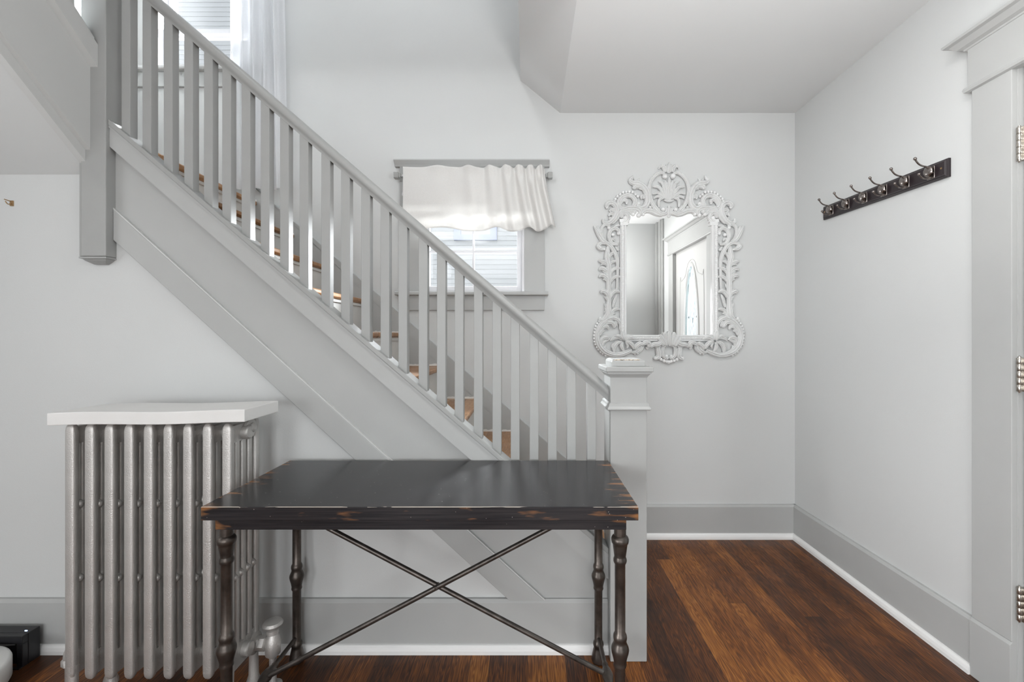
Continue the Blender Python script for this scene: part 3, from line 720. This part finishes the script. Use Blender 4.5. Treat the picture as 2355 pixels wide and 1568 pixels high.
# ------------------------------------------------------------------ carved mirror
YM = YB-0.002
mr = thing('wall_mirror', 'ornate white carved scrollwork mirror on the back wall beside the newel', 'mirror', P(1541, 600, YM))
K = 2.675/F
def q(x, y): return ((1360+x/8.2526-1213)*K, HC-(360+y/8.2526-773)*K)
SC = K/8.2526
AX = 1497
def stroke(mb, pts, base=0.013, flute=True, gain=1.15):
    my = sum(p[1] for p in pts)/len(pts); mx = abs(sum(p[0] for p in pts)/len(pts)-AX)
    if 3290 < my < 3600 and mx < 1000: base = 0.026
    pts = catmull(pts, 6); rs = []
    n = len(pts)
    for i, (x, y, r) in enumerate(pts):
        r = max(r, 4)*SC*1.16
        e = min(i, n-1-i)
        f = (0.35, 0.75, 0.93)[e] if e < 3 else 1.0
        a = pts[min(i+1, n-1)]; b_ = pts[max(i-1, 0)]
        tx, ty = a[0]-b_[0], a[1]-b_[1]; l = math.hypot(tx, ty) or 1; tx /= l; ty /= l
        nx_, nz_ = -ty, -tx   # normal in (X,Z) (image y is down)
        nx_, nz_ = ty, tx
        nx_, nz_ = -ty, -tx
        X, Z = q(x, y)
        # image tangent (tx,ty) -> world (tx,-ty); its normal is (ty,tx)
        nx_, nz_ = ty, tx
        ring = []
        for k in range(11):
            s = -1+2*k/10
            h = math.sqrt(max(0, 1-s*s))*gain*r
            if flute: h *= 0.72+0.28*math.cos(3*PI*s)
            ring.append((X+nx_*s*r*f, YM-base-h*f, Z+nz_*s*r*f))
        for s in (0.75, -0.75):
            ring.append((X+nx_*s*r*f, YM-base+0.006*f, Z+nz_*s*r*f))
        rs.append(ring)
    mb.rings(rs, True, True)
def knob(mb, x, y, r, base=0.012):
    X, Z = q(x, y); mb.ball((X, YM-base, Z), r*SC, 12, (1, 0.9, 1))
def both(fn, mb, pts, **kw):
    mb, mbr = mb if isinstance(mb, tuple) else (mb, mb)
    fn(mb, pts, **kw); fn(mbr, [(2*AX-a, b_, c) for a, b_, c in pts], **kw)
def bk(mb, x, y, r, **kw):
    mb, mbr = mb if isinstance(mb, tuple) else (mb, mb)
    knob(mb, x, y, r, **kw); knob(mbr, 2*AX-x, y, r, **kw)
# --- crest
m = MB()
for s in [
    [(1420, 300, 26), (1340, 278, 30), (1240, 330, 32), (1155, 440, 32), (1118, 600, 34), (1140, 760, 36), (1195, 890, 38), (1270, 985, 40), (1340, 1060, 40), (1430, 1050, 36), (1450, 985, 30), (1405, 945, 24)],
    [(1470, 800, 18), (1455, 600, 28), (1425, 430, 30)],
    [(1455, 790, 18), (1415, 610, 28), (1370, 480, 28), (1290, 445, 14)],
    [(1440, 780, 18), (1380, 650, 28), (1300, 555, 30), (1185, 545, 20)],
    [(1425, 775, 18), (1350, 700, 28), (1280, 660, 28), (1180, 690, 18)],
    [(1400, 770, 20), (1330, 780, 28), (1300, 850, 26), (1310, 940, 22)],
    [(1360, 770, 12), (1300, 730, 26), (1240, 745, 22), (1200, 780, 14)],
    [(1430, 270, 34), (1415, 200, 40), (1370, 155, 34), (1315, 175, 18), (1310, 215, 10)],
    [(1470, 280, 16), (1465, 190, 22), (1450, 110, 8)],
    [(940, 880, 24), (905, 900, 34), (950, 955, 42), (1030, 935, 50), (1085, 840, 54), (1085, 710, 56), (1045, 600, 54), (975, 520, 52), (890, 480, 48), (800, 470, 44), (755, 430, 34), (785, 380, 26), (812, 320, 5)],
    [(960, 500, 30), (905, 450, 30), (935, 380, 6)],
    [(870, 480, 30), (850, 420, 20), (830, 380, 8)],
    [(1010, 560, 34), (920, 530, 44), (850, 550, 44), (825, 600, 32)],
    [(1040, 620, 26), (970, 580, 26), (920, 590, 18)],
    [(1060, 690, 30), (1030, 740, 38), (980, 730, 34), (970, 790, 18)],
    [(990, 1060, 34), (1050, 1010, 44), (1150, 1010, 50), (1260, 1060, 48), (1380, 1095, 30)],
    [(1120, 1000, 26), (1140, 940, 26), (1110, 920, 8)],
    [(1200, 1040, 22), (1210, 970, 22), (1190, 930, 8)],
]: both(stroke, m, s)
stroke(m, [(AX, 800, 20), (AX+2, 600, 32), (AX+6, 370, 32)])
stroke(m, [(AX, 290, 30), (AX+4, 190, 36), (AX+8, 70, 8)])
stroke(m, [(AX, 1120, 34), (AX, 1020, 40), (AX, 920, 22)])
stroke(m, [(1400, 795, 16), (1450, 815, 22), (AX, 822, 24), (1545, 815, 22), (1594, 795, 16)])
bk(m, 1420, 345, 56); bk(m, 1378, 988, 42, base=0.02); knob(m, AX, 1105, 34); bk(m, 915, 870, 38); bk(m, 1435, 240, 30)
bk(m, 1000, 1075, 36); knob(m, AX, 930, 26)
local(mr, m.build('crest', MIRW, mr))
# --- shoulders and sides
m = (MB(), MB())
for s in [
    [(800, 930, 34), (850, 850, 42), (820, 760, 42), (740, 712, 42), (640, 725, 42), (560, 790, 44), (535, 880, 44), (580, 955, 42), (650, 925, 26)],
    [(560, 900, 26), (590, 830, 32), (640, 800, 34), (690, 820, 34), (680, 870, 24)],
    [(240, 1170, 26), (250, 1230, 30), (330, 1245, 42), (420, 1180, 48), (480, 1080, 50), (495, 960, 50), (450, 880, 46), (375, 850, 46), (315, 890, 44), (315, 950, 30)],
    [(470, 1010, 30), (420, 985, 36), (375, 1000, 28), (385, 1040, 10)],
    [(450, 1110, 28), (400, 1060, 32), (355, 1090, 24), (350, 1120, 10)],
    [(380, 1170, 20), (350, 1130, 22)],
    [(420, 1260, 20), (500, 1160, 30), (560, 1050, 34), (640, 975, 38), (760, 950, 42), (870, 960, 44), (950, 1010, 46), (950, 1100, 40)],
    [(600, 1100, 30), (620, 1030, 36), (700, 1000, 36), (760, 1030, 34), (790, 1090, 26)],
    [(760, 980, 28), (830, 1000, 36), (840, 1070, 36)],
    [(580, 1150, 34), (600, 1060, 40), (680, 1060, 40), (720, 1140, 36), (670, 1210, 34), (610, 1190, 24)],
    # wing and upper side scroll
    [(55, 1290, 12), (110, 1370, 34), (160, 1460, 44), (220, 1560, 44), (310, 1620, 36)],
    [(130, 1290, 10), (150, 1360, 24), (175, 1450, 28)],
    [(90, 1300, 10), (120, 1390, 20)],
    [(320, 1620, 26), (240, 1540, 28), (205, 1430, 28), (220, 1320, 28), (280, 1272, 28), (340, 1290, 30), (345, 1330, 28)],
    [(520, 1660, 18), (430, 1640, 28), (365, 1560, 34), (350, 1460, 36), (390, 1375, 36), (470, 1345, 36), (535, 1385, 36), (530, 1440, 32)],
    [(430, 1330, 14), (490, 1290, 24), (560, 1290, 20)],
    [(380, 1560, 26), (440, 1550, 26), (450, 1590, 12)],
    [(400, 1610, 22), (470, 1640, 22), (540, 1625, 20)],
    [(260, 1735, 24), (190, 1735, 38), (145, 1685, 36), (185, 1630, 34), (280, 1620, 36), (370, 1670, 38), (435, 1760, 38), (485, 1870, 38), (510, 1990, 34), (512, 2120, 28), (508, 2330, 24), (500, 2530, 24)],
    [(470, 1690, 16), (520, 1750, 26), (540, 1770, 16)],
    # acanthus stem
    [(325, 1680, 24), (322, 1780, 42), (305, 1880, 44), (330, 1980, 46), (350, 2100, 46), (350, 2250, 48), (345, 2400, 46), (345, 2560, 42), (348, 2720, 40), (345, 2820, 46), (340, 2920, 56), (325, 3010, 56), (255, 3090, 42), (185, 3095, 32), (175, 3060, 22)],
    [(335, 2090, 26), (300, 2010, 40), (220, 1975, 38), (140, 1965, 18)],
    [(335, 2080, 16), (250, 2020, 24), (190, 2050, 8)],
    [(345, 2230, 28), (300, 2150, 40), (215, 2110, 40), (150, 2150, 20)],
    [(330, 2220, 18), (270, 2180, 24), (220, 2170, 10)],
    [(345, 2370, 28), (300, 2280, 40), (220, 2240, 40), (155, 2280, 20)],
    [(335, 2380, 18), (280, 2320, 28), (230, 2330, 10)],
    [(345, 2680, 28), (310, 2590, 40), (235, 2545, 42), (190, 2590, 26)],
    [(340, 2760, 22), (300, 2680, 26), (250, 2650, 10)],
    [(330, 2880, 26), (285, 2820, 24), (262, 2770, 6)],
    [(330, 2930, 24), (290, 2900, 20), (265, 2850, 6)],
    [(320, 3010, 28), (280, 2950, 26), (250, 2950, 12)],
    [(345, 1960, 20), (370, 1860, 30), (420, 1820, 30), (440, 1850, 12)],
    [(360, 2060, 22), (400, 1990, 30), (470, 1975, 24), (480, 2000, 8)],
    [(370, 2230, 24), (420, 2140, 34), (500, 2105, 30), (575, 2115, 14)],
    [(370, 2390, 24), (420, 2300, 34), (500, 2265, 30), (580, 2275, 14)],
    [(390, 2490, 16), (420, 2400, 14)],
    [(365, 2690, 28), (410, 2590, 38), (480, 2540, 38), (560, 2570, 22)],
    [(420, 2860, 26), (455, 2720, 28), (500, 2610, 18)],
    [(395, 2960, 24), (450, 2900, 34), (520, 2885, 30), (570, 2910, 10)],
    [(380, 3020, 18), (430, 2970, 24), (480, 2980, 10)],
]: both(stroke, m, s)
for x, y, r in [(915, 1095, 46), (808, 1075, 40), (655, 1150, 50), (345, 1330, 38), (425, 1465, 36), (530, 1440, 38), (180, 1705, 36), (255, 1745, 26), (180, 3065, 30), (240, 1175, 24), (310, 940, 34), (690, 860, 28), (520, 1760, 20)]:
    bk(m, x, y, r)
for x, y in [(900, 730), (855, 690), (800, 650), (740, 640), (680, 640), (620, 655), (565, 690), (510, 730), (475, 780), (455, 830)]:
    bk(m, x, y, 30)
for mm in m: local(mr, mm.build('side_scrollwork', MIRW, mr))
# --- lower scrolls and base ornament
m = MB()
for s in [
    [(555, 3290, 22), (575, 3180, 36), (520, 3090, 42), (420, 3055, 44), (300, 3100, 46), (200, 3185, 46), (140, 3310, 46), (125, 3440, 50), (160, 3570, 52), (240, 3675, 52), (360, 3745, 48), (500, 3768, 44), (640, 3740, 44), (790, 3670, 34)],
    [(240, 3200, 26), (330, 3145, 34), (410, 3150, 38), (450, 3215, 36), (430, 3240, 16)],
    [(460, 3110, 20), (490, 3160, 22), (510, 3230, 14)],
    [(200, 3300, 28), (250, 3230, 32), (320, 3225, 34), (345, 3290, 20)],
    [(170, 3400, 28), (200, 3320, 30), (270, 3300, 22)],
    [(190, 3540, 30), (220, 3450, 36), (300, 3425, 38), (350, 3460, 22)],
    [(220, 3620, 28), (240, 3530, 30), (310, 3490, 24), (340, 3500, 10)],
    [(300, 3700, 22), (270, 3620, 24), (290, 3580, 10)],
    [(610, 3490, 24), (540, 3430, 36), (450, 3440, 36), (370, 3500, 14)],
    [(600, 3450, 22), (530, 3400, 28), (450, 3400, 12)],
    [(625, 3480, 24), (595, 3390, 38), (580, 3290, 12)],
    [(635, 3480, 20), (640, 3390, 26), (625, 3300, 8)],
    [(650, 3490, 24), (740, 3430, 36), (830, 3450, 26), (870, 3470, 8)],
    [(650, 3460, 16), (700, 3400, 20), (780, 3400, 8)],
    [(600, 3510, 20), (500, 3540, 40), (450, 3620, 40), (450, 3730, 22)],
    [(480, 3530, 20), (420, 3580, 26), (400, 3640, 12)],
    [(620, 3520, 20), (590, 3600, 36), (640, 3700, 20)],
    [(650, 3520, 20), (720, 3520, 34), (790, 3580, 36), (820, 3660, 20)],
    [(660, 3530, 16), (700, 3590, 22), (680, 3640, 10)],
    [(760, 3720, 14), (850, 3705, 42), (920, 3650, 44), (950, 3570, 36), (980, 3520, 20)],
    [(840, 3660, 26), (880, 3580, 40), (970, 3530, 40)],
    [(900, 3720, 30), (970, 3650, 34), (1000, 3580, 24)],
    [(960, 3580, 30), (1040, 3530, 40), (1110, 3550, 40), (1080, 3620, 34)],
    [(1130, 3620, 28), (1190, 3570, 40), (1270, 3560, 44), (1350, 3520, 36)],
    [(1350, 3560, 30), (1290, 3620, 40), (1300, 3710, 48), (1300, 3800, 46), (1235, 3830, 40)],
    [(1210, 3590, 26), (1280, 3620, 34), (1320, 3700, 26)],
    [(1450, 3590, 24), (1430, 3470, 32), (1410, 3360, 30), (1400, 3330, 12)],
    [(1420, 3590, 22), (1380, 3490, 32), (1330, 3400, 26), (1310, 3380, 10)],
    [(1390, 3600, 20), (1340, 3530, 28), (1280, 3440, 18)],
    [(1490, 3580, 20), (1400, 3600, 30), (1375, 3680, 32), (1390, 3780, 34), (1450, 3825, 34), (1480, 3790, 24)],
]: both(stroke, m, s)
stroke(m, [(AX, 3600, 26), (AX-4, 3460, 40), (AX-6, 3310, 34)])
for x, y, r in [(1240, 3830, 44), (1085, 3630, 36), (1455, 3790, 34), (350, 3465, 22), (445, 3225, 30)]: bk(m, x, y, r)
for x, y in [(165, 3120), (125, 3165), (98, 3220), (82, 3275), (70, 3335), (65, 3395), (66, 3455), (74, 3515), (92, 3570), (118, 3620), (150, 3665), (188, 3708), (230, 3745), (280, 3775)]:
    bk(m, x, y, 26)
for x, y in [(1345, 3855), (1400, 3880), (1455, 3895)]: bk(m, x, y, 36)
knob(m, AX, 3905, 40)
for x, y in [(790, 3715), (840, 3745), (895, 3740), (945, 3700)]: bk(m, x, y, 24)
local(mr, m.build('base_scrollwork', MIRW, mr))
# --- rope-edged inner frame
m = MB()
for a, b_ in ((560, 680), (2*AX-680, 2*AX-560)):
    x0, z1 = q(a, 1230); x1, z0 = q(b_, 3430); inner = a < AX
    m.box(x0, x1, YM-0.018, YM, z0, z1)
    xi = x1 if inner else x0; sgn = -1 if inner else 1
    m.tube([(xi+sgn*0.006, YM-0.018, z0), (xi+sgn*0.006, YM-0.018, z1)], 0.006, 10)
    xo = q(600 if inner else 2*AX-600, 0)[0]
    m.tube([(xo, YM-0.018, z0), (xo, YM-0.018, z1)], 0.009, 10)
    z = z0+0.01
    while z < z1:
        m.tube([(xo-0.009, YM-0.024, z), (xo+0.009, YM-0.028, z+0.008)], 0.0022, 6); z += 0.0095
x0, z1 = q(640, 3383); x1, z0 = q(2*AX-640, 3500)
m.box(x0, x1, YM-0.018, YM, z0, z1)
m.tube([(x0, YM-0.018, z1-0.006), (x1, YM-0.018, z1-0.006)], 0.006, 10); m.tube([(x0, YM-0.02, z0+0.018), (x1, YM-0.02, z0+0.018)], 0.008, 10)
x = x0
while x < x1:
    m.tube([(x, YM-0.026, z0+0.010), (x+0.008, YM-0.030, z0+0.026)], 0.0022, 6); x += 0.0095
# capitals
for a in (640, 2*AX-640):
    X, Z = q(a, 1230); m.box(X-0.026, X+0.022, YM-0.026, YM, Z-0.02, Z+0.0); m.box(X-0.03, X+0.03, YM-0.022, YM, Z, Z+0.02)
local(mr, m.build('inner_frame', MIRW, mr, 0.001))
# glass, arched top, hanging a touch out of true
x0, zb = q(670, 3390); x1, _ = q(2*AX-670, 3390)
arch = [(670, 1180), (720, 1080), (850, 1020), (1000, 1040), (1200, 1050), (AX, 1060)]
pts = [(x0, zb)]+[q(a, b_) for a, b_ in arch]+[q(2*AX-a, b_) for a, b_ in arch[::-1][1:]]+[(x1, zb)]
m = MB(); n = len(pts); cxm = (x0+x1)/2
ang = 0.0105
vs = [(p[0], YM-0.011+(p[0]-cxm)*math.tan(ang)*1.0, p[1]) for p in pts]
m.add(vs+[(a, YM-0.002, c) for a, b_, c in vs], [tuple(range(n)), tuple(range(2*n-1, n-1, -1))]+[(i, (i+1) % n, n+(i+1) % n, n+i) for i in range(n)])
local(mr, m.build('mirror_glass', MIRG, mr))

# ------------------------------------------------------------------ radiator
RX0, RP, RY = -1.481, 0.0635, 1.443
rd = thing('radiator', 'silver painted cast iron column radiator left of the bench', 'radiator', (-1.22, 1.53, 0))
def section_mesh():
    m = MB(); n = 16
    for k in range(5):
        y = 0.013+k*0.0335
        w, d = (0.0155, 0.0118) if k in (0, 4) else (0.0105, 0.0115)
        z0, z1 = 0.117, 0.947
        if k not in (0, 4): z0, z1 = 0.15, 0.925
        rs = []
        for z, sc in ((z0, 0.25), (z0+0.004, 0.62), (z0+0.012, 0.9), (z0+0.024, 1), (z1-0.024, 1), (z1-0.012, 0.9), (z1-0.003, 0.6), (z1, 0.3)):
            ring = []
            for i in range(n):
                a = 2*PI*i/n; c, s_ = math.cos(a), math.sin(a)
                e = 0.52
                ring.append((w*sc*math.copysign(abs(c)**e, c), y+d*sc*math.copysign(abs(s_)**e, s_), z))
            rs.append(ring)
        m.rings(rs)
        if k in (0, 4):   # pressed fillet on both flanks of the end columns
            for sx in (-1, 1): m.tube([(sx*0.0105, y+(0.008 if k == 0 else -0.008), 0.15), (sx*0.0105, y+(0.008 if k == 0 else -0.008), 0.92)], 0.003, 8)
    for z0, z1, w in ((0.88, 0.935, 0.010), (0.128, 0.205, 0.010)):
        m.rings([[(-w, 0.01, z), (w, 0.01, z), (w, 0.15, z), (-w, 0.15, z)] for z in (z0, z1)], True, False)
    for z in (0.675, 0.431):
        for k in range(4):
            y = 0.013+k*0.0335
            rs = []
            for t in (0, 0.5, 1):
                r_ = 0.014 if t != 0.5 else 0.010
                rs.append([(0.012*math.cos(2*PI*i/10), y+0.0335*t, z+r_*1.2*math.sin(2*PI*i/10)) for i in range(10)])
            m.rings(rs, False)
            m.ball((0, y+0.017, z+0.004), 0.0165, 10, (1.15, 0.8, 0.9))
    for z in (0.905, 0.168):   # nipple hubs joining neighbours
        m.lathe([(0.02, -RP/2), (0.024, -RP/2+0.004), (0.024, RP/2-0.004), (0.02, RP/2)], (0, 0.08, z), 'X', 20)
    return m
sec0 = section_mesh().build('section', SILVER, rd)
for k in range(9):
    o = sec0 if k == 0 else sec0.copy()
    if k: COL.objects.link(o); o.parent = rd
    o.location = (RX0+RP*k+1.22, RY-0.013-1.53, 0)
for k in (0, 8):
    for y in (RY+0.002, RY+0.134):
        m = MB(); rs = []
        for z, w in ((0.0, 0.024), (0.008, 0.024), (0.03, 0.017), (0.10, 0.015), (0.16, 0.017)):
            rs.append([(RX0+RP*k+w*math.cos(2*PI*i/14), y+w*0.85*math.sin(2*PI*i/14), z) for i in range(14)])
        m.rings(rs); local(rd, m.build('leg', SILVER, rd))
xr = RX0+RP*8
# end hub, bushing and air valve plug
m = MB().lathe([(0.026, xr+0.010), (0.030, xr+0.014), (0.030, xr+0.022), (0.018, xr+0.024), (0.018, xr+0.030), (0.012, xr+0.034), (0.001, xr+0.035)], (0, RY+0.085, 0.915), 'X', 20)
local(rd, m.build('end_plug', SILVER, rd))
yv = RY+0.12; zv = 0.150
m = MB().lathe([(0.036, xr+0.008), (0.036, xr+0.016), (0.024, xr+0.02), (0.021, xr+0.05)], (0, yv, zv), 'X', 20)
m.lathe([(0.021, xr+0.030), (0.026, xr+0.034), (0.026, xr+0.052), (0.021, xr+0.056)], (0, yv, zv), 'X', 6)
vx = -0.897
m.tube([(xr+0.04, yv, zv), (vx, yv, zv)], 0.016, 14)
m.lathe([(0.012, 0.0), (0.012, 0.10), (0.024, 0.112), (0.026, 0.15), (0.022, 0.17), (0.016, 0.182), (0.020, 0.186), (0.020, 0.198), (0.011, 0.202), (0.006, 0.206), (0.006, 0.222)], (vx, yv, 0), 'Z', 18)
vo = local(rd, m.build('valve_body', SILVER, rd))
m = MB().lathe([(0.001, 0.203), (0.02, 0.205), (0.031, 0.212), (0.033, 0.218), (0.028, 0.226), (0.012, 0.230), (0.001, 0.231)], (vx, yv, 0), 'Z', 24)
m2 = m.build('valve_knob', SILVER, rd); local(rd, m2)
m = MB().lathe([(0.03, 0.0), (0.03, 0.003), (0.014, 0.006)], (vx, yv, 0), 'Z', 20).build('floor_flange', SILVER, rd); local(rd, m)
# return elbow at the left end
xl = RX0
m = MB().tube([(xl-0.085, RY+0.08, 0), (xl-0.085, RY+0.08, 0.12)], 0.0165, 14)
m.tube(catmull([(xl-0.085, RY+0.08, 0.12), (xl-0.080, RY+0.08, 0.150), (xl-0.06, RY+0.08, 0.168), (xl-0.01, RY+0.08, 0.17)], 5), 0.022, 14)
m.lathe([(0.019, 0.105), (0.026, 0.108), (0.026, 0.126), (0.022, 0.13)], (xl-0.085, RY+0.08, 0), 'Z', 8)
local(rd, m.build('return_pipe', SILVER, rd))
# loose painted board on top of the radiator (slightly warped)
zt = 0.990
bx0, bx1, by0, by1 = -1.518, -0.8935, 1.40, 1.592
m = MB(); n = 16
top = []; 
for j in range(5):
    for i in range(n+1):
        x = bx0+(bx1-bx0)*i/n; y = by0+(by1-by0)*j/4
        w = -0.003+0.010*(x-bx0)/(bx1-bx0)+0.002*math.sin(8*(x-bx0)/(bx1-bx0))
        cx = 0.0
        top.append((x+cx, y, zt+w))
N1 = n+1
bot = [(a, b_, 0.9795 if True else 0) for a, b_, c in top]
bot = [(a, b_, c-0.040) for a, b_, c in top]
M0 = len(top); fs = []
for j in range(4):
    for i in range(n):
        a = j*N1+i; fs.append((a, a+1, a+N1+1, a+N1)); fs.append((M0+a, M0+a+N1, M0+a+N1+1, M0+a+1))
ring = [i for i in range(N1)]+[j*N1+n for j in range(1, 5)]+[4*N1+i for i in range(n-1, -1, -1)]+[j*N1 for j in range(3, 0, -1)]
for a, b_ in zip(ring, ring[1:]+ring[:1]): fs.append((a, M0+a, M0+b_, b_))
# the lid sits as a shell: lower its inside so that it covers the column tops
m.add(top+bot, fs)
bo = m.build('radiator_cover_board', BOARDW, None, 0.0025)
tag(bo, 'white painted board lying across the top of the radiator', 'shelf board')
bo.location.z = 0.028-0.0  # rests on the column tops
bo.location.z = 0.0

# ------------------------------------------------------------------ bench / console table
BX0, BX1, BY0, BY1, BZ = -0.9143, 0.311, 1.241, 1.706, 0.7525
bc = ((BX0+BX1)/2, (BY0+BY1)/2)
bn = thing('console_table', 'dark industrial bench table with turned metal legs and crossed rods', 'table', (bc[0], bc[1], 0))
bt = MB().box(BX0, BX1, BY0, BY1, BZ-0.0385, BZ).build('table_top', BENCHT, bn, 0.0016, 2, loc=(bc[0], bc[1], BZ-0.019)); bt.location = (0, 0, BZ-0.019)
m = MB().box(BX0+0.028, BX1-0.030, BY0+0.018, BY0+0.038, 0.6805, BZ-0.0385).box(BX0+0.028, BX1-0.03, BY1-0.038, BY1-0.018, 0.6805, BZ-0.0385).box(BX0+0.026, BX0+0.05, BY0+0.06, BY1-0.06, 0.6805, BZ-0.0385).box(BX1-0.05, BX1-0.026, BY0+0.06, BY1-0.06, 0.6805, BZ-0.0385)
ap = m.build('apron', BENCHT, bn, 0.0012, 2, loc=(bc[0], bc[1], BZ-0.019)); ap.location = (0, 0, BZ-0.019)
legp = [(0.001, 0.0), (0.019, 0.0), (0.024, 0.004), (0.0265, 0.012), (0.024, 0.030), (0.019, 0.052), (0.0175, 0.060), (0.0195, 0.064), (0.020, 0.070), (0.0185, 0.077), (0.0165, 0.080), (0.0148, 0.084),
        (0.0150, 0.272), (0.0178, 0.2765), (0.0188, 0.280), (0.0178, 0.285), (0.0180, 0.290), (0.0205, 0.302), (0.0245, 0.3165), (0.0258, 0.3245), (0.0245, 0.332), (0.0200, 0.342), (0.0176, 0.350), (0.0192, 0.354), (0.0200, 0.360), (0.0192, 0.366), (0.0170, 0.371), (0.0151, 0.374),
        (0.0151, 0.572), (0.0175, 0.575), (0.0192, 0.580), (0.0190, 0.586), (0.0168, 0.592), (0.0165, 0.594), (0.0185, 0.608), (0.0208, 0.626), (0.0215, 0.6305), (0.0238, 0.633), (0.0250, 0.6385), (0.0252, 0.645), (0.0225, 0.651), (0.0172, 0.655), (0.0170, BZ-0.0385)]
LXs = (-0.871, 0.268); LYs = (1.284, 1.675)
lg0 = MB().lathe(legp, (0, 0, 0), 'Z', 28).build('leg', BRONZE, bn)
first = True
for x in LXs:
    for y in LYs:
        o = lg0 if first else lg0.copy()
        if not first: COL.objects.link(o); o.parent = bn
        first = False
        o.location = (x-bc[0], y-bc[1], 0)
ym = (LYs[0]+LYs[1])/2
for x in LXs:
    prof = [(0.007, LYs[0]), (0.0075, ym-0.06), (0.010, ym-0.055), (0.011, ym-0.048), (0.009, ym-0.043), (0.014, ym-0.028), (0.0175, ym-0.012), (0.019, ym), (0.0175, ym+0.012), (0.014, ym+0.028), (0.009, ym+0.043), (0.011, ym+0.048), (0.010, ym+0.055), (0.0075, ym+0.06), (0.007, LYs[1])]
    local(bn, MB().lathe(prof, (x, 0, 0.096), 'Y', 20).build('side_stretcher', BRONZE, bn))
xm = sum(LXs)/2
for k, (xa_, xb_) in enumerate((LXs, LXs[::-1])):
    yo = ym+(-0.006 if k == 0 else 0.006)
    s = 1 if xb_ > xa_ else -1
    local(bn, MB().tube([(xa_+s*0.012, yo, 0.102), (xb_-s*0.01, yo, 0.690)], 0.0083, 14).build('cross_rod', RODM, bn))
local(bn, MB().lathe([(0.001, ym-0.016), (0.006, ym-0.015), (0.006, ym+0.015), (0.001, ym+0.016)], (xm, 0, 0.396), 'Y', 12).build('rod_rivet', RODM, bn))

# ------------------------------------------------------------------ small things at the left
hk = thing('wall_hook', 'tiny bronze hook screwed into the wall at far left', 'hook', P(29, 467, YS))
c = P(29, 467, YS)
m = MB().box(c.x-0.007, c.x+0.005, c.y-0.004, c.y, c.z-0.012, c.z+0.009).tube(catmull([(c.x-0.0, c.y, c.z+0.006), (c.x-0.004, c.y-0.012, c.z+0.007), (c.x-0.008, c.y-0.022, c.z+0.009)], 4), 0.0018, 8).tube(catmull([(c.x, c.y, c.z), (c.x-0.002, c.y-0.014, c.z-0.008), (c.x-0.003, c.y-0.022, c.z+0.002)], 4), 0.0018, 8)
local(hk, m.build('prong', BRASS, hk))

dk = thing('charging_dock', 'black robot vacuum charging dock with tiny blue light against the baseboard', 'dock', (-2.0, 1.66, 0))
dx0, dx1, dy0, dy1, dz = -2.16, -1.874, 1.645, 1.706, 0.117
m = MB().box(dx0, dx1, dy0+0.02, dy1, 0.0, dz).box(dx0, dx1, dy0, dy0+0.02, dz-0.030, dz).box(dx1-0.022, dx1, dy0, dy0+0.02, 0, dz-0.03).box(dx0, dx0+0.022, dy0, dy0+0.02, 0, dz-0.03)
local(dk, m.build('housing', BLACK, dk, 0.002))
local(dk, MB().prism([(dx0, 0), (dx1, 0), (dx1, 0.004), (dx0, 0.004)], 'Y', 1.634, dy0).build('ramp', BLACK, dk))
local(dk, MB().prism([(-2.10, 0.080), (-1.912, 0.084), (-1.915, 0.076), (-1.98, 0.070), (-1.975, 0.078), (-2.10, 0.074)], 'Y', dy0+0.012, dy0+0.0205).build('contact_plate', GREYP, dk))
lm = bpy.data.materials.new('blue_led'); lm.use_nodes = True
e = lm.node_tree.nodes['Principled BSDF']; e.inputs['Emission Color'].default_value = (0.45, 0.6, 1, 1); e.inputs['Emission Strength'].default_value = 1.6
cc = P(60, 1450, dy0)
local(dk, MB().box(cc.x-0.0045, cc.x+0.0045, dy0-0.001, dy0+0.001, cc.z-0.0018, cc.z+0.0018).build('indicator_light', lm, dk))

rv = thing('robot_vacuum', 'white round robot vacuum on the floor at the bottom left corner', 'robot vacuum', (-1.955, 1.46, 0))
R = 0.17
m = MB().lathe([(R-0.02, 0.018), (R-0.004, 0.022), (R, 0.03), (R, 0.088), (R-0.003, 0.096), (R-0.010, 0.100), (0.001, 0.100)], (0, 0, 0), 'Z', 64)
m.build('body', VACW, rv)
MB().lathe([(0.088, 0.0995), (0.090, 0.102), (0.088, 0.1025), (0.062, 0.1015), (0.061, 0.104), (0.056, 0.105), (0.001, 0.105)], (0, 0, 0), 'Z', 48).build('lid_disc', VACW, rv)
m = MB(); rs = []
for i in range(25):
    a = math.radians(-75+i*3.6)
    rs.append([((R+0.0015)*math.cos(a), (R+0.0015)*math.sin(a), 0.034), ((R+0.0015)*math.cos(a), (R+0.0015)*math.sin(a), 0.072), ((R-0.01)*math.cos(a), (R-0.01)*math.sin(a), 0.072), ((R-0.01)*math.cos(a), (R-0.01)*math.sin(a), 0.034)])
m.rings(rs, True, False); m.build('sensor_window', BLACK, rv)
MB().lathe([(0.001, 0.0), (R-0.03, 0.0), (R-0.015, 0.02), (0.001, 0.02)], (0, 0, 0), 'Z', 48).build('underside', BLACK, rv)
